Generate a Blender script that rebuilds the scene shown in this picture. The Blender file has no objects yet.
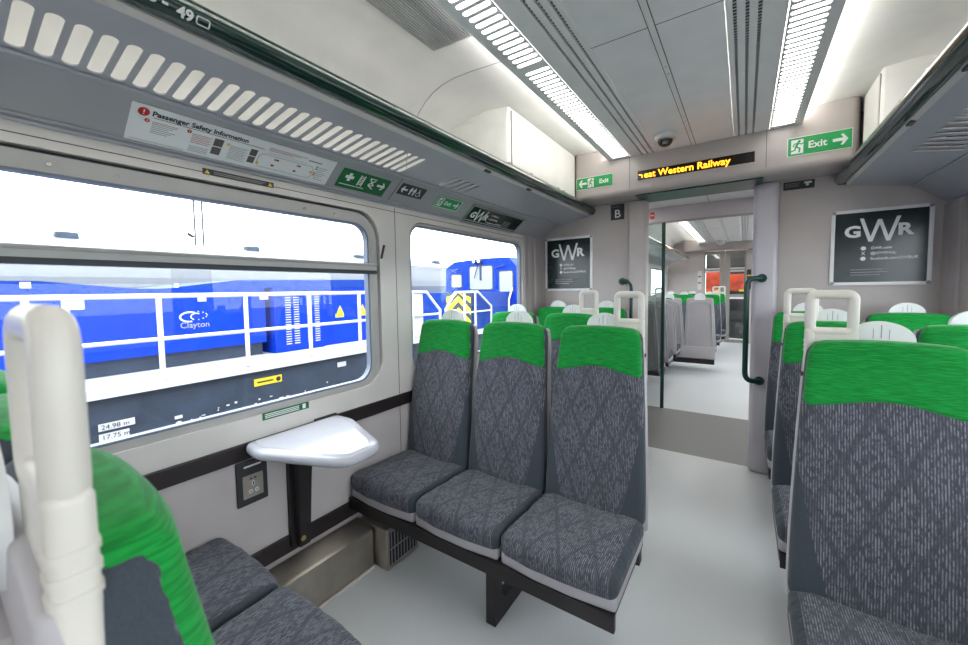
import bpy, bmesh, math, random
from mathutils import Vector, Matrix, noise
PI = math.pi
S = bpy.context.scene
C = S.collection
random.seed(4)

# ------------------------------------------------------------------ materials
class NT:
    def __init__(s, m):
        s.t = m.node_tree; s.n = s.t.nodes; s.l = s.t.links
    def add(s, typ, **kw):
        n = s.n.new(typ)
        for k, v in kw.items():
            if k.startswith('i_'): n.inputs[k[2:]].default_value = v
            else: setattr(n, k, v)
        return n
    def put(s, sock, v):
        if hasattr(v, 'is_output') or isinstance(v, bpy.types.NodeSocket): s.l.new(v, sock)
        else: sock.default_value = v
    def math(s, op, a, b=None, c=None, clamp=False):
        n = s.n.new('ShaderNodeMath'); n.operation = op; n.use_clamp = clamp
        for i, v in enumerate((a, b, c)):
            if v is not None: s.put(n.inputs[i], v)
        return n.outputs[0]
    def mix(s, f, a, b):
        n = s.n.new('ShaderNodeMix'); n.data_type = 'RGBA'
        s.put(n.inputs[0], f); s.put(n.inputs[6], a); s.put(n.inputs[7], b)
        return n.outputs[2]
    def noise(s, vec, scale, detail=2, rough=.5):
        n = s.n.new('ShaderNodeTexNoise'); n.inputs['Scale'].default_value = scale
        n.inputs['Detail'].default_value = detail; n.inputs['Roughness'].default_value = rough
        if vec is not None: s.l.new(vec, n.inputs['Vector'])
        return n.outputs[0]
    def obj(s):
        return s.n.new('ShaderNodeTexCoord').outputs['Object']
    def scale(s, vec, sc, off=(0, 0, 0)):
        n = s.n.new('ShaderNodeMapping'); n.inputs['Scale'].default_value = sc
        n.inputs['Location'].default_value = off
        s.l.new(vec, n.inputs['Vector']); return n.outputs[0]
    def ramp(s, v, lo, hi):
        n = s.n.new('ShaderNodeMapRange'); n.interpolation_type = 'SMOOTHSTEP'
        s.put(n.inputs[0], v); s.put(n.inputs[1], lo); s.put(n.inputs[2], hi)
        return n.outputs[0]

def rgba(c): return (c[0], c[1], c[2], 1)
def base_mat(name):
    m = bpy.data.materials.new(name); m.use_nodes = True
    t = NT(m); b = t.n['Principled BSDF']; return m, t, b

def mat(name, col, rough=.5, metal=0, var=.04, vscale=6, bump=0, bscale=300, spec=.5, emit=None, es=0, coat=0):
    m, t, b = base_mat(name)
    o = t.obj()
    f = t.noise(o, vscale, 4)
    d = tuple(max(0, c * (1 - 2.5 * var)) for c in col); l = tuple(min(1, c * (1 + 2.5 * var)) for c in col)
    t.l.new(t.mix(f, rgba(d), rgba(l)), b.inputs['Base Color'])
    b.inputs['Roughness'].default_value = rough; b.inputs['Metallic'].default_value = metal
    b.inputs['Specular IOR Level'].default_value = spec
    if coat: b.inputs['Coat Weight'].default_value = coat
    if bump:
        bn = t.add('ShaderNodeBump'); bn.inputs['Strength'].default_value = bump; bn.inputs['Distance'].default_value = .002
        t.l.new(t.noise(o, bscale, 2), bn.inputs['Height']); t.l.new(bn.outputs[0], b.inputs['Normal'])
    if emit:
        b.inputs['Emission Color'].default_value = rgba(emit); b.inputs['Emission Strength'].default_value = es
    return m

def fabric_mat(name, kind):
    """grey seat moquette: plain border, streaky centre with faint diamonds"""
    m, t, b = base_mat(name)
    o = t.obj()
    sep = t.add('ShaderNodeSeparateXYZ'); t.l.new(o, sep.inputs[0])
    x, y, z = sep.outputs
    ax = t.math('ABSOLUTE', x)
    if kind == 'back':
        v = z
        q = t.math('POWER', t.math('MAXIMUM', t.math('DIVIDE', t.math('SUBTRACT', z, .44), .42), 0.0), .8)
        edge = t.math('ADD', .120, t.math('MULTIPLY', q, .085))
        stretch = (170, 60, 60)
    else:
        v = y
        edge = .192
        stretch = (170, 60, 60)
    inside = t.ramp(t.math('SUBTRACT', edge, ax), -.0015, .0015)
    if kind == 'back':
        depth = t.math('SUBTRACT', y, t.math('ADD', .405, t.math('MULTIPLY', t.math('SUBTRACT', z, .40), .15)))
        inside = t.math('MULTIPLY', inside, t.ramp(depth, .008, .006))
    line = t.math('SINE', t.math('MULTIPLY', x, 2 * PI / .0062))
    dash = t.ramp(t.noise(t.scale(o, stretch), 1.0, 2, .6), .36, .62)
    st = t.math('MULTIPLY', t.ramp(line, -.5, .7), dash)
    big = t.noise(t.scale(o, (14, 14, 5)), 1.0, 2)
    # diamond lattice
    p, qd = .130, .28
    def lat(sign):
        a = t.math('ADD', t.math('DIVIDE', x, p), t.math('MULTIPLY', t.math('DIVIDE', v, qd), sign))
        fr = t.math('ABSOLUTE', t.math('SUBTRACT', t.math('FRACT', t.math('ADD', a, 20.25)), .5))
        return t.ramp(fr, .03, .085)
    lt = t.math('MULTIPLY', lat(1), lat(-1))
    st = t.math('MULTIPLY', st, t.math('ADD', .32, t.math('MULTIPLY', lt, .68)))
    cen = t.mix(st, (.048, .050, .064, 1), (.22, .225, .26, 1))
    cen = t.mix(t.math('MULTIPLY', big, .45), cen, (.065, .066, .08, 1))
    fine = t.noise(t.scale(o, (500, 500, 500)), 1.0, 1)
    pl = t.mix(fine, (.033, .040, .051, 1), (.058, .069, .083, 1))
    t.l.new(t.mix(inside, pl, cen), b.inputs['Base Color'])
    b.inputs['Roughness'].default_value = .9
    b.inputs['Specular IOR Level'].default_value = .15
    b.inputs['Sheen Weight'].default_value = .12
    bn = t.add('ShaderNodeBump'); bn.inputs['Strength'].default_value = .5; bn.inputs['Distance'].default_value = .003
    wr = t.noise(t.scale(o, (11, 17, 9)), 1.0, 4, .6)
    seam = t.math('MULTIPLY', t.math('SUBTRACT', 1.0, t.ramp(t.math('ABSOLUTE', t.math('SUBTRACT', edge, ax)), .0, .004)), -.5)
    h = t.math('ADD', t.math('ADD', t.math('MULTIPLY', wr, 7.0 if kind == 'cushion' else 4.0), t.math('MULTIPLY', st, .12)), seam)
    t.l.new(h, bn.inputs['Height']); t.l.new(bn.outputs[0], b.inputs['Normal'])
    return m

def green_mat():
    m, t, b = base_mat('green_moquette')
    o = t.obj()
    n1 = t.noise(t.scale(o, (25, 25, 420)), 1.0, 3, .6)
    n2 = t.noise(t.scale(o, (9, 9, 9)), 1.0, 3)
    f = t.math('ADD', t.math('MULTIPLY', t.ramp(n1, .35, .7), .75), t.math('MULTIPLY', n2, .3))
    t.l.new(t.mix(f, (.003, .14, .020, 1), (.010, .30, .048, 1)), b.inputs['Base Color'])
    b.inputs['Roughness'].default_value = .9; b.inputs['Sheen Weight'].default_value = .15
    b.inputs['Specular IOR Level'].default_value = .15
    bn = t.add('ShaderNodeBump'); bn.inputs['Strength'].default_value = .4; bn.inputs['Distance'].default_value = .001
    t.l.new(n1, bn.inputs['Height']); t.l.new(bn.outputs[0], b.inputs['Normal'])
    return m

def floor_mat(name, a, b_, spot, rough=.35):
    m, t, b = base_mat(name)
    o = t.obj()
    sp = t.ramp(t.noise(o, 420, 1), .60, .68)
    wear = t.noise(t.scale(o, (2.2, 1.2, 1)), 1.0, 4, .6)
    c = t.mix(wear, rgba(a), rgba(b_))
    c = t.mix(t.math('MULTIPLY', sp, .55), c, rgba(spot))
    t.l.new(c, b.inputs['Base Color'])
    t.l.new(t.math('ADD', rough - .06, t.math('MULTIPLY', wear, .16)), b.inputs['Roughness'])
    bn = t.add('ShaderNodeBump'); bn.inputs['Strength'].default_value = .08; bn.inputs['Distance'].default_value = .001
    t.l.new(t.noise(o, 260, 2), bn.inputs['Height']); t.l.new(bn.outputs[0], b.inputs['Normal'])
    return m

def glass_mat(name, tint=(1, 1, 1), refl=.06):
    m = bpy.data.materials.new(name); m.use_nodes = True
    t = NT(m); t.n.remove(t.n['Principled BSDF']); out = t.n['Material Output']
    tr = t.add('ShaderNodeBsdfTransparent'); tr.inputs[0].default_value = rgba(tint)
    gl = t.add('ShaderNodeBsdfGlossy'); gl.inputs['Roughness'].default_value = .02
    lw = t.add('ShaderNodeLayerWeight'); lw.inputs[0].default_value = .25
    f = t.math('ADD', refl * .5, t.math('MULTIPLY', lw.outputs['Facing'], refl * 2))
    mx = t.add('ShaderNodeMixShader'); t.l.new(f, mx.inputs[0]); t.l.new(tr.outputs[0], mx.inputs[1]); t.l.new(gl.outputs[0], mx.inputs[2])
    t.l.new(mx.outputs[0], out.inputs[0]); return m

def emit_mat(name, col, st):
    m = bpy.data.materials.new(name); m.use_nodes = True
    t = NT(m); t.n.remove(t.n['Principled BSDF'])
    e = t.add('ShaderNodeEmission'); e.inputs[0].default_value = rgba(col); e.inputs[1].default_value = st
    t.l.new(e.outputs[0], t.n['Material Output'].inputs[0]); return m

M = dict(
    cream=mat('cream_plastic', (.66, .625, .60), .38),
    lilac=mat('lilac_wall', (.50, .455, .455), .42),
    taupe=mat('taupe_partition', (.47, .425, .405), .42),
    jamb=mat('pale_jamb', (.52, .49, .53), .3),
    column=mat('corner_column', (.36, .32, .31), .4),
    dark=mat('dark_trim', (.018, .012, .014), .42, bump=.2, bscale=120),
    greypanel=mat('rack_panel', (.39, .40, .44), .28),
    brass=mat('brass', (.55, .42, .15), .35, metal=.8),
    greypanel2=mat('advert_panel', (.36, .36, .38), .33),
    coving=mat('coving_white', (.88, .87, .83), .4),
    ceilgrey=mat('ceiling_grey', (.80, .82, .835), .33),
    lightpanel=mat('light_panel', (.78, .79, .80), .35),
    black=mat('black', (.006, .006, .007), .5),
    charcoal=mat('charcoal', (.03, .032, .035), .45),
    seam=mat('seam_dark', (.07, .065, .065), .6),
    greenrail=mat('green_rail', (.004, .030, .022), .12, coat=.6),
    greenpole=mat('green_pole', (.006, .045, .035), .3),
    handle=mat('ivory_handle', (.64, .605, .54), .35),
    disc=mat('white_disc', (.74, .74, .74), .4),
    shell=mat('seat_shell', (.40, .375, .385), .4),
    pan=mat('seat_pan', (.36, .335, .365), .4),
    frame=mat('seat_frame', (.012, .009, .010), .45),
    back=fabric_mat('moquette_back', 'back'),
    cushion=fabric_mat('moquette_cushion', 'cushion'),
    green=green_mat(),
    table=mat('table_white', (.44, .44, .49), .22, coat=.15),
    steel=mat('duct_steel', (.42, .38, .33), .32, metal=.85, var=.1, vscale=12),
    chrome=mat('chrome', (.7, .7, .7), .2, metal=1),
    alu=mat('aluminium', (.55, .55, .56), .3, metal=.7),
    winframe=mat('window_frame', (.42, .41, .40), .35),
    gasket=mat('gasket', (.03, .035, .045), .5),
    bluegask=mat('blue_seal', (.16, .19, .25), .4),
    floor=floor_mat('vinyl_floor', (.56, .575, .59), (.65, .655, .655), (.38, .40, .42)),
    floor2=floor_mat('vestibule_floor', (.165, .165, .16), (.21, .21, .20), (.10, .10, .10), .4),
    glass=glass_mat('glass', (.94, .97, .98), .035),
    screen=glass_mat('screen_glass', (.80, .86, .86), .14),
    posterframe=mat('poster_frame', (.78, .78, .78), .3),
    poster=mat('poster_green', (.007, .018, .018), .22),
    white=mat('white_print', (.80, .80, .80), .4),
    exitgreen=mat('sign_green', (.004, .30, .075), .3),
    firstgreen=mat('aid_green', (.004, .13, .035), .35),
    red=mat('sign_red', (.55, .01, .01), .4),
    yellow=mat('sign_yellow', (.80, .62, .03), .4),
    ink=mat('ink', (.03, .03, .035), .5),
    inkgrey=mat('ink_grey', (.28, .28, .29), .5),
    pinkink=mat('ink_red', (.5, .12, .12), .5),
    paper=mat('notice_paper', (.80, .82, .83), .35),
    photo=mat('photo_print', (.10, .09, .08), .4, var=.2, vscale=80),
    led=emit_mat('led_amber', (1, .33, .015), 3.2),
    leddim=mat('led_dark', (.012, .007, .006), .25),
    lamp=emit_mat('lamp_white', (1, .985, .95), 7.0),
    cove=emit_mat('cove_lamp', (1, .98, .93), 30.0),
    blue=mat('loco_blue', (.002, .036, .44), .5, spec=.15, var=.08, vscale=2),
    blue2=mat('loco_blue_dark', (.006, .04, .26), .5, spec=.15),
    cabglass=mat('cab_glass', (.36, .38, .41), .2),
    under=mat('loco_frame', (.030, .044, .072), .6, var=.2, vscale=5),
    locowhite=mat('loco_white', (.62, .62, .64), .4),
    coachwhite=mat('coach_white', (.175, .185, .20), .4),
    coachblue=mat('coach_band', (.06, .08, .125), .35),
    ballast=mat('ballast', (.17, .165, .16), .95, var=.3, vscale=30, bump=1, bscale=25),
    orange=mat('door_orange', (.55, .05, .01), .5, var=.36, vscale=9),
    darkglass=mat('dark_glass', (.02, .02, .022), .1),
    doormetal=mat('door_metal', (.30, .28, .25), .35, metal=.3),
    lens=emit_mat('far_lens', (1, .99, .97), 6.0),
)

# ------------------------------------------------------------------ mesh helpers
def link(name, me, m, parent=None, smooth=False):
    o = bpy.data.objects.new(name, me); C.objects.link(o)
    if m is not None and len(me.materials) == 0: me.materials.append(m)
    if smooth:
        me.polygons.foreach_set('use_smooth', [True] * len(me.polygons))
        if smooth != 'all': me.set_sharp_from_angle(angle=math.radians(smooth if smooth is not True else 40))
    if parent is not None: attach(o, parent)
    return o

def attach(o, parent):
    """parent o, whose mesh is in world coordinates, to a thing or part"""
    o.parent = parent
    if parent.get('at') is not None:
        o.matrix_parent_inverse = Matrix.Translation(-Vector(parent['at']))

def mesh(name, vs, fs):
    me = bpy.data.meshes.new(name); me.from_pydata([tuple(v) for v in vs], [], fs); me.update(); return me

def fixn(me):
    bm = bmesh.new(); bm.from_mesh(me); bmesh.ops.recalc_face_normals(bm, faces=bm.faces); bm.to_mesh(me); bm.free(); return me

ATS = []
def thing(name, label, cat, loc=(0, 0, 0), group=None):
    o = bpy.data.objects.new(name, None); C.objects.link(o); o.empty_display_size = .05
    o.location = loc; o['at'] = list(loc); ATS.append(o)
    o['label'] = label; o['category'] = cat
    if group: o['group'] = group
    return o
def tag(o, label, cat, group=None, kind=None):
    o['label'] = label; o['category'] = cat
    if group: o['group'] = group
    if kind: o['kind'] = kind
    return o
def struct(o):
    o['kind'] = 'structure'; return o

class MB:
    """collects geometry for ONE mesh"""
    def __init__(s): s.v = []; s.f = []
    def add(s, vs, fs):
        n = len(s.v); s.v += [Vector(v) for v in vs]; s.f += [tuple(i + n for i in f) for f in fs]
    def box(s, x0, x1, y0, y1, z0, z1):
        s.add([(x, y, z) for x in (x0, x1) for y in (y0, y1) for z in (z0, z1)],
              [(0, 1, 3, 2), (4, 6, 7, 5), (0, 4, 5, 1), (2, 3, 7, 6), (0, 2, 6, 4), (1, 5, 7, 3)]); return s
    def me(s, me):
        s.add([v.co for v in me.vertices], [tuple(p.vertices) for p in me.polygons]); return s
    def tube(s, pts, r, n=12, closed=False, flat=1.0):
        P = [Vector(p) for p in pts]; k = len(P)
        rs = r if isinstance(r, (list, tuple)) else [r] * k
        t0 = (P[1] - P[0]).normalized()
        up = Vector((0, 0, 1)) if abs(t0.z) < .9 else Vector((1, 0, 0))
        a = t0.cross(up).normalized(); vs = []; prev = t0
        for i in range(k):
            if closed: t = (P[(i + 1) % k] - P[i - 1]).normalized()
            elif i == 0: t = t0
            elif i == k - 1: t = (P[i] - P[i - 1]).normalized()
            else: t = ((P[i + 1] - P[i]).normalized() + (P[i] - P[i - 1]).normalized()).normalized()
            q = prev.rotation_difference(t); a = (q @ a).normalized(); a = (a - t * a.dot(t)).normalized(); prev = t
            b = t.cross(a)
            for j in range(n):
                th = 2 * PI * j / n; vs.append(P[i] + rs[i] * (math.cos(th) * a + flat * math.sin(th) * b))
        fs = []
        for i in range(k if closed else k - 1):
            i2 = (i + 1) % k
            for j in range(n):
                j2 = (j + 1) % n; fs.append((i * n + j, i * n + j2, i2 * n + j2, i2 * n + j))
        if not closed:
            fs.append(tuple(reversed(range(n)))); fs.append(tuple(range((k - 1) * n, k * n)))
        s.add(vs, fs); return s
    def loft(s, rings, closed=True, cap=True):
        n = len(rings[0]); vs = [v for r in rings for v in r]; fs = []
        for i in range(len(rings) - 1):
            for j in range(n if closed else n - 1):
                j2 = (j + 1) % n; fs.append((i * n + j, i * n + j2, (i + 1) * n + j2, (i + 1) * n + j))
        if cap: fs.append(tuple(reversed(range(n)))); fs.append(tuple(range((len(rings) - 1) * n, len(rings) * n)))
        s.add(vs, fs); return s
    def build(s, name, m, parent=None, smooth=False):
        me = fixn(mesh(name, s.v, s.f)); return link(name, me, m, parent, smooth)

def rbox_geo(x0, x1, y0, y1, z0, z1, r, n=(6, 6, 6), k=3, fn=None):
    """rounded box as (verts, faces); n interior divisions per axis, k divisions over each rounded edge"""
    c = Vector(((x0 + x1) / 2, (y0 + y1) / 2, (z0 + z1) / 2)); h = [(x1 - x0) / 2, (y1 - y0) / 2, (z1 - z0) / 2]
    r = min(r, min(h) * .999)
    ax = []
    for a in range(3):
        H = h[a]; L = []
        for i in range(k): L.append(-H + r * (1 - math.tan(PI / 4 * (1 - i / k))) if k else -H)
        for i in range(n[a] + 1): L.append(-H + r + (2 * H - 2 * r) * i / n[a])
        for i in range(1, k + 1): L.append(H - r + r * math.tan(PI / 4 * i / k))
        ax.append(L)
    idx = {}; vs = []; fs = []
    def V(i, j, l):
        key = (i, j, l)
        if key not in idx:
            p = [ax[0][i], ax[1][j], ax[2][l]]
            q = [max(-(h[a] - r), min(h[a] - r, p[a])) for a in range(3)]
            d = Vector([p[a] - q[a] for a in range(3)])
            if d.length > 1e-9: d = d.normalized() * r
            w = Vector(q) + d + c
            idx[key] = len(vs); vs.append(Vector(fn(w.x, w.y, w.z)) if fn else w)
        return idx[key]
    N = [len(a) - 1 for a in ax]
    for i in range(N[0]):
        for j in range(N[1]):
            fs.append((V(i, j, 0), V(i, j + 1, 0), V(i + 1, j + 1, 0), V(i + 1, j, 0)))
            fs.append((V(i, j, N[2]), V(i + 1, j, N[2]), V(i + 1, j + 1, N[2]), V(i, j + 1, N[2])))
    for i in range(N[0]):
        for l in range(N[2]):
            fs.append((V(i, 0, l), V(i + 1, 0, l), V(i + 1, 0, l + 1), V(i, 0, l + 1)))
            fs.append((V(i, N[1], l), V(i, N[1], l + 1), V(i + 1, N[1], l + 1), V(i + 1, N[1], l)))
    for j in range(N[1]):
        for l in range(N[2]):
            fs.append((V(0, j, l), V(0, j, l + 1), V(0, j + 1, l + 1), V(0, j + 1, l)))
            fs.append((V(N[0], j, l), V(N[0], j + 1, l), V(N[0], j + 1, l + 1), V(N[0], j, l + 1)))
    return vs, fs

def rbox(name, b, r, m, parent=None, n=(2, 2, 2), k=3, fn=None):
    mb = MB(); mb.add(*rbox_geo(*b, r, n, k, fn)); return mb.build(name, m, parent, smooth=50)

def rrect(x0, x1, y0, y1, r, n=6):
    pts = []
    for cx, cy, a0 in ((x1 - r, y1 - r, 0), (x0 + r, y1 - r, 90), (x0 + r, y0 + r, 180), (x1 - r, y0 + r, 270)):
        for i in range(n + 1):
            a = math.radians(a0 + 90 * i / n); pts.append((cx + r * math.cos(a), cy + r * math.sin(a)))
    return pts
def circ(cx, cy, r, n=20, rx=None): return [(cx + (rx or r) * math.cos(2 * PI * i / n), cy + r * math.sin(2 * PI * i / n)) for i in range(n)]
def rect(x0, x1, y0, y1): return [(x0, y0), (x1, y0), (x1, y1), (x0, y1)]
def stroke(pts, w):
    """thick polyline as separate quads"""
    out = []
    for a, b in zip(pts, pts[1:]):
        d = Vector((b[0] - a[0], b[1] - a[1])); L = d.length; d /= L; nn = Vector((-d.y, d.x)) * w / 2
        a2 = Vector(a) - d * w * .3; b2 = Vector(b) + d * w * .3
        out.append([tuple(a2 - nn), tuple(b2 - nn), tuple(b2 + nn), tuple(a2 + nn)])
    return out

def frame(o, u, v):
    u = Vector(u).normalized(); v = Vector(v).normalized(); w = u.cross(v)
    m = Matrix((u, v, w)).transposed().to_4x4(); m.translation = Vector(o); return m

_dg = lambda: bpy.context.evaluated_depsgraph_get()
def curve_mesh(cu, name):
    o = bpy.data.objects.new('tmp', cu); C.objects.link(o)
    bpy.context.view_layer.update()
    me = bpy.data.meshes.new_from_object(o.evaluated_get(_dg())); me.name = name; me.materials.clear()
    bpy.data.objects.remove(o); bpy.data.curves.remove(cu); return me

def fill(outers, holes, th, mtx, name='plate'):
    """filled 2D shapes with holes, extruded th behind the plane, front face on it"""
    cu = bpy.data.curves.new(name, 'CURVE'); cu.dimensions = '2D'; cu.fill_mode = 'BOTH'; cu.extrude = th / 2
    for lp in list(outers) + list(holes):
        sp = cu.splines.new('POLY'); sp.points.add(len(lp) - 1); sp.use_cyclic_u = True
        for i, p in enumerate(lp): sp.points[i].co = (p[0], p[1], 0, 1)
    me = curve_mesh(cu, name)
    me.transform(mtx @ Matrix.Translation((0, 0, -th / 2)))
    return me

def prisms(polys, th, mtx, off=0):
    """overlapping convex polygons as thin prisms, front face at off+th"""
    mb = MB()
    for i, p in enumerate(polys):
        n = len(p); e = i * 1e-6
        vs = [mtx @ Vector((q[0], q[1], off)) for q in p] + [mtx @ Vector((q[0], q[1], off + th + e)) for q in p]
        mb.add(vs, [tuple(reversed(range(n))), tuple(range(n, 2 * n))] + [(k, (k + 1) % n, n + (k + 1) % n, n + k) for k in range(n)])
    return mb

def text_me(s, size, mtx, x=0, y=0, off=.0006, align='LEFT', bold=0, sx=1, shear=0, th=.0006):
    cu = bpy.data.curves.new('txt', 'FONT'); cu.body = s; cu.size = size; cu.align_x = align; cu.offset = bold
    cu.extrude = th / 2; cu.shear = shear; cu.resolution_u = 3
    me = curve_mesh(cu, 'lettering')
    me.transform(mtx @ Matrix.Translation((x, y, off)) @ Matrix.Diagonal((sx, 1, 1, 1)))
    return me
# ------------------------------------------------------------------ the setting
X0 = 1.29
YB, YP, YV, YE = -2.6, 3.40, 4.60, 10.70
def sidef(s, X=X0):
    """frame on a side wall facing the aisle, and the map from world Y to its x"""
    return (frame((s * X, 0, 0), (0, -s, 0), (0, 0, 1)), (lambda y: -s * y))
def srrect(s, y0, y1, z0, z1, r, n=7):
    a, b = sorted((-s * y0, -s * y1)); return rrect(a, b, z0, z1, r, n)
def srect(s, y0, y1, z0, z1):
    a, b = sorted((-s * y0, -s * y1)); return rect(a, b, z0, z1)

wn = [0]
def window(s, y0, y1, z0, z1, r, rim, hopper=None):
    wn[0] += 1
    w = thing('window_%d' % wn[0], 'x', 'window', (s * X0, (y0 + y1) / 2, z0)); del w['label'], w['category']; w['kind'] = 'structure'
    f, _ = sidef(s, 1.300)
    g = lambda e: srrect(s, y0 - e, y1 + e, z0 - e, z1 + e, r + e)
    link('window_frame', fill([g(rim)], [g(0)], .03, f), M['winframe'], w)
    f2, _ = sidef(s, 1.3)
    link('gasket', fill([g(rim + .045)], [g(rim + .001)], .012, sidef(s, 1.318)[0]), M['gasket'], w)
    link('seal', fill([g(.002)], [g(-.009)], .03, sidef(s, 1.303)[0]), M['bluegask'], w)
    link('window_pane', fill([g(-.003)], [], .006, sidef(s, 1.325)[0]), M['glass'], w)
    if hopper:
        a, b = hopper
        mb = MB(); xa, xb = s * 1.278, s * 1.31
        mb.box(min(xa, xb), max(xa, xb), y0 - .01, y1 + .03, a + .018, b)
        mb.tube([(s * 1.277, y0 - .01, b - .006), (s * 1.277, y1 + .03, b - .006)], .007, 8)
        ob = mb.build('hopper_rail', M['winframe'], w, smooth=40)
        m2 = MB(); m2.box(min(s * 1.283, s * 1.312), max(s * 1.283, s * 1.312), y0 - .01, y1 + .035, a, a + .0179)
        m2.build('hopper_seal', M['gasket'], w)
        m3 = MB()
        for yy in (y1 - 1.10, y1 - .96, y1 - .35, y1 - .2):
            m3.tube([(s * 1.30, yy, z1 + rim * .45), (s * 1.292, yy, z1 + rim * .45)], .0055, 12)
        m3.build('screw', M['chrome'], w)
        m4 = MB(); m4.tube([(s * 1.27, y1 + .055, b + .03), (s * 1.268, y1 + .075, b + .10)], .006, 8)
        m4.build('latch', M['gasket'], w, smooth=True)
    return w

def side_wall(s, name, ya, yb, holes, seams=()):
    f, _ = sidef(s)
    hl = [srrect(s, a, b, c, d, r) for a, b, c, d, r in holes]
    up = link(name, fill([srect(s, ya, yb, .755, 1.812)], hl, .045, f), M['cream']); struct(up)
    lo = link(name, fill([srect(s, ya, yb, 0, .755)], [], .045, f), M['lilac']); struct(lo)
    n = 'trim_1' if s < 0 else 'trim_2'
    mb = MB(); x = sorted((s * 1.29, s * 1.277)); mb.add(*rbox_geo(x[0], x[1], ya, yb, .700, .766, .004, (1, 2, 1), 1))
    struct(mb.build(n, M['dark'])); 
    mb = MB(); mb.add(*rbox_geo(min(s*1.29, s*1.279), max(s*1.29, s*1.279), ya, yb, .235, .312, .004, (1, 2, 1), 1)); struct(mb.build('baseboard_left' if s < 0 else 'baseboard_right', M['dark']))
    if seams:
        mb = MB()
        for y in seams:
            mb.box(min(s * 1.2896, s * 1.2905), max(s * 1.2896, s * 1.2905), y - .002, y + .002, .0, .699)
            mb.box(min(s * 1.2896, s * 1.2905), max(s * 1.2896, s * 1.2905), y - .002, y + .002, .767, 1.80)
        struct(mb.build('trim_3', M['seam']))
    mb = MB(); mb.box(min(s * 1.2895, s * 1.291), max(s * 1.2895, s * 1.291), ya, yb, 1.777, 1.780); struct(mb.build('trim_3', M['seam']))

# near saloon, left and right walls
side_wall(-1, 'wall_left', YB, YP, [(-.634, 1.397, .858, 1.752, .130), (1.616, 2.981, .864, 1.748, .105), (-2.5, -.9, .862, 1.742, .12)], (1.51, -.76))
side_wall(1, 'wall_right', YB, YP, [(-.634, 1.397, .858, 1.752, .130), (1.616, 2.981, .864, 1.748, .105), (-2.5, -.9, .862, 1.742, .12)], (1.51, -.76))
for s in (-1, 1):
    window(s, -.575, 1.335, .885, 1.690, .085, .050, (1.435, 1.487))
    window(s, 1.632, 2.965, .880, 1.732, .090, .012)
    window(s, -2.45, -.95, .885, 1.690, .085, .04, (1.435, 1.487))
# far saloon and vestibule walls
FARH = [(5.0, 6.5, .862, 1.742, .12), (6.8, 8.3, .862, 1.742, .12), (8.6, 10.1, .862, 1.742, .12)]
for s, nm in ((-1, 'wall_left'), (1, 'wall_right')):
    side_wall(s, nm, YV, YE, FARH)
    for a, b, c, d, r in FARH: window(s, a + .02, b - .02, c + .02, d - .02, .1, .012)
    mb = MB(); mb.box(min(s * 1.29, s * 1.335), max(s * 1.29, s * 1.335), YP + .07, YV, 0, 2.3); struct(mb.build(nm, M['lilac']))

# corner columns by the partition
for s in (-1, 1):
    mb = MB(); prof = []
    ys = [3.0, 3.01, 3.03, 3.06, 3.075, 3.09, 3.13, 3.17, 3.19, 3.205, 3.25, 3.30, 3.33, 3.37, 3.40]
    xs = [1.29, 1.279, 1.274, 1.275, 1.283, 1.274, 1.268, 1.272, 1.282, 1.27, 1.262, 1.262, 1.27, 1.27, 1.27]
    lo = [(s * x, y, .767) for x, y in zip(xs, ys)] + [(s * 1.30, 3.40, .767), (s * 1.30, 3.0, .767)]
    hi = [(p[0], p[1], 1.80) for p in lo]
    mb.loft([lo, hi]); struct(mb.build('trim_4', M['column'], smooth=25))

# floors
mb = MB(); mb.box(-1.32, 1.32, YB, YP + .01, -.03, 0); struct(mb.build('floor', M['floor']))
mb = MB(); mb.box(-1.32, 1.32, YP + .01, YV + .01, -.03, 0.0); struct(mb.build('floor', M['floor2']))
mb = MB(); mb.box(-1.32, 1.32, YV + .01, YE + .1, -.03, 0); struct(mb.build('floor', M['floor']))
mb = MB(); mb.box(.32, .35, YB, YP, .0, .0006); mb.v = []; mb.f = []

# ceiling parts -------------------------------------------------------------
FX = frame((0, 0, 2.33), (1, 0, 0), (0, -1, 0))          # faces down; 2D y = -world Y
def dn(y0, y1): return (-y1, -y0)
def cplate(x0, x1, y0, y1, holes=(), th=.012):
    a, b = dn(y0, y1); return fill([rect(x0, x1, a, b)], holes, th, FX)
def slotted(x0, x1, sx0, sx1, y0, y1, cs, h):
    """plate with round ended slots centred on each y of cs"""
    P = [rect(x0, sx0, *dn(y0, y1)), rect(sx1, x1, *dn(y0, y1))]
    ed = [y0]
    for c in sorted(cs):
        P.append(rect(sx0, sx1, *dn(ed[-1], c - h))); ed.append(c + h)
        arc = [(math.cos(a), math.sin(a)) for a in [PI * i / 6 - PI / 2 for i in range(7)]]
        for (ca, sa), (cb, sb) in zip(arc, arc[1:]):
            P.append([(sx1, -c + h * sa), (sx1, -c + h * sb), (sx1 - h + h * cb, -c + h * sb), (sx1 - h + h * ca, -c + h * sa)])
            P.append([(sx0, -c + h * sa), (sx0 + h - h * ca, -c + h * sa), (sx0 + h - h * cb, -c + h * sb), (sx0, -c + h * sb)])
    P.append(rect(sx0, sx1, *dn(ed[-1], y1)))
    mb = MB()
    for p in P:
        vs = [FX @ Vector((a, b, 0)) for a, b in p] + [FX @ Vector((a, b, -.006)) for a, b in p]
        mb.add(vs, [(0, 1, 2, 3), (7, 6, 5, 4), (0, 4, 5, 1), (1, 5, 6, 2), (2, 6, 7, 3), (3, 7, 4, 0)])
    return mb
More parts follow.
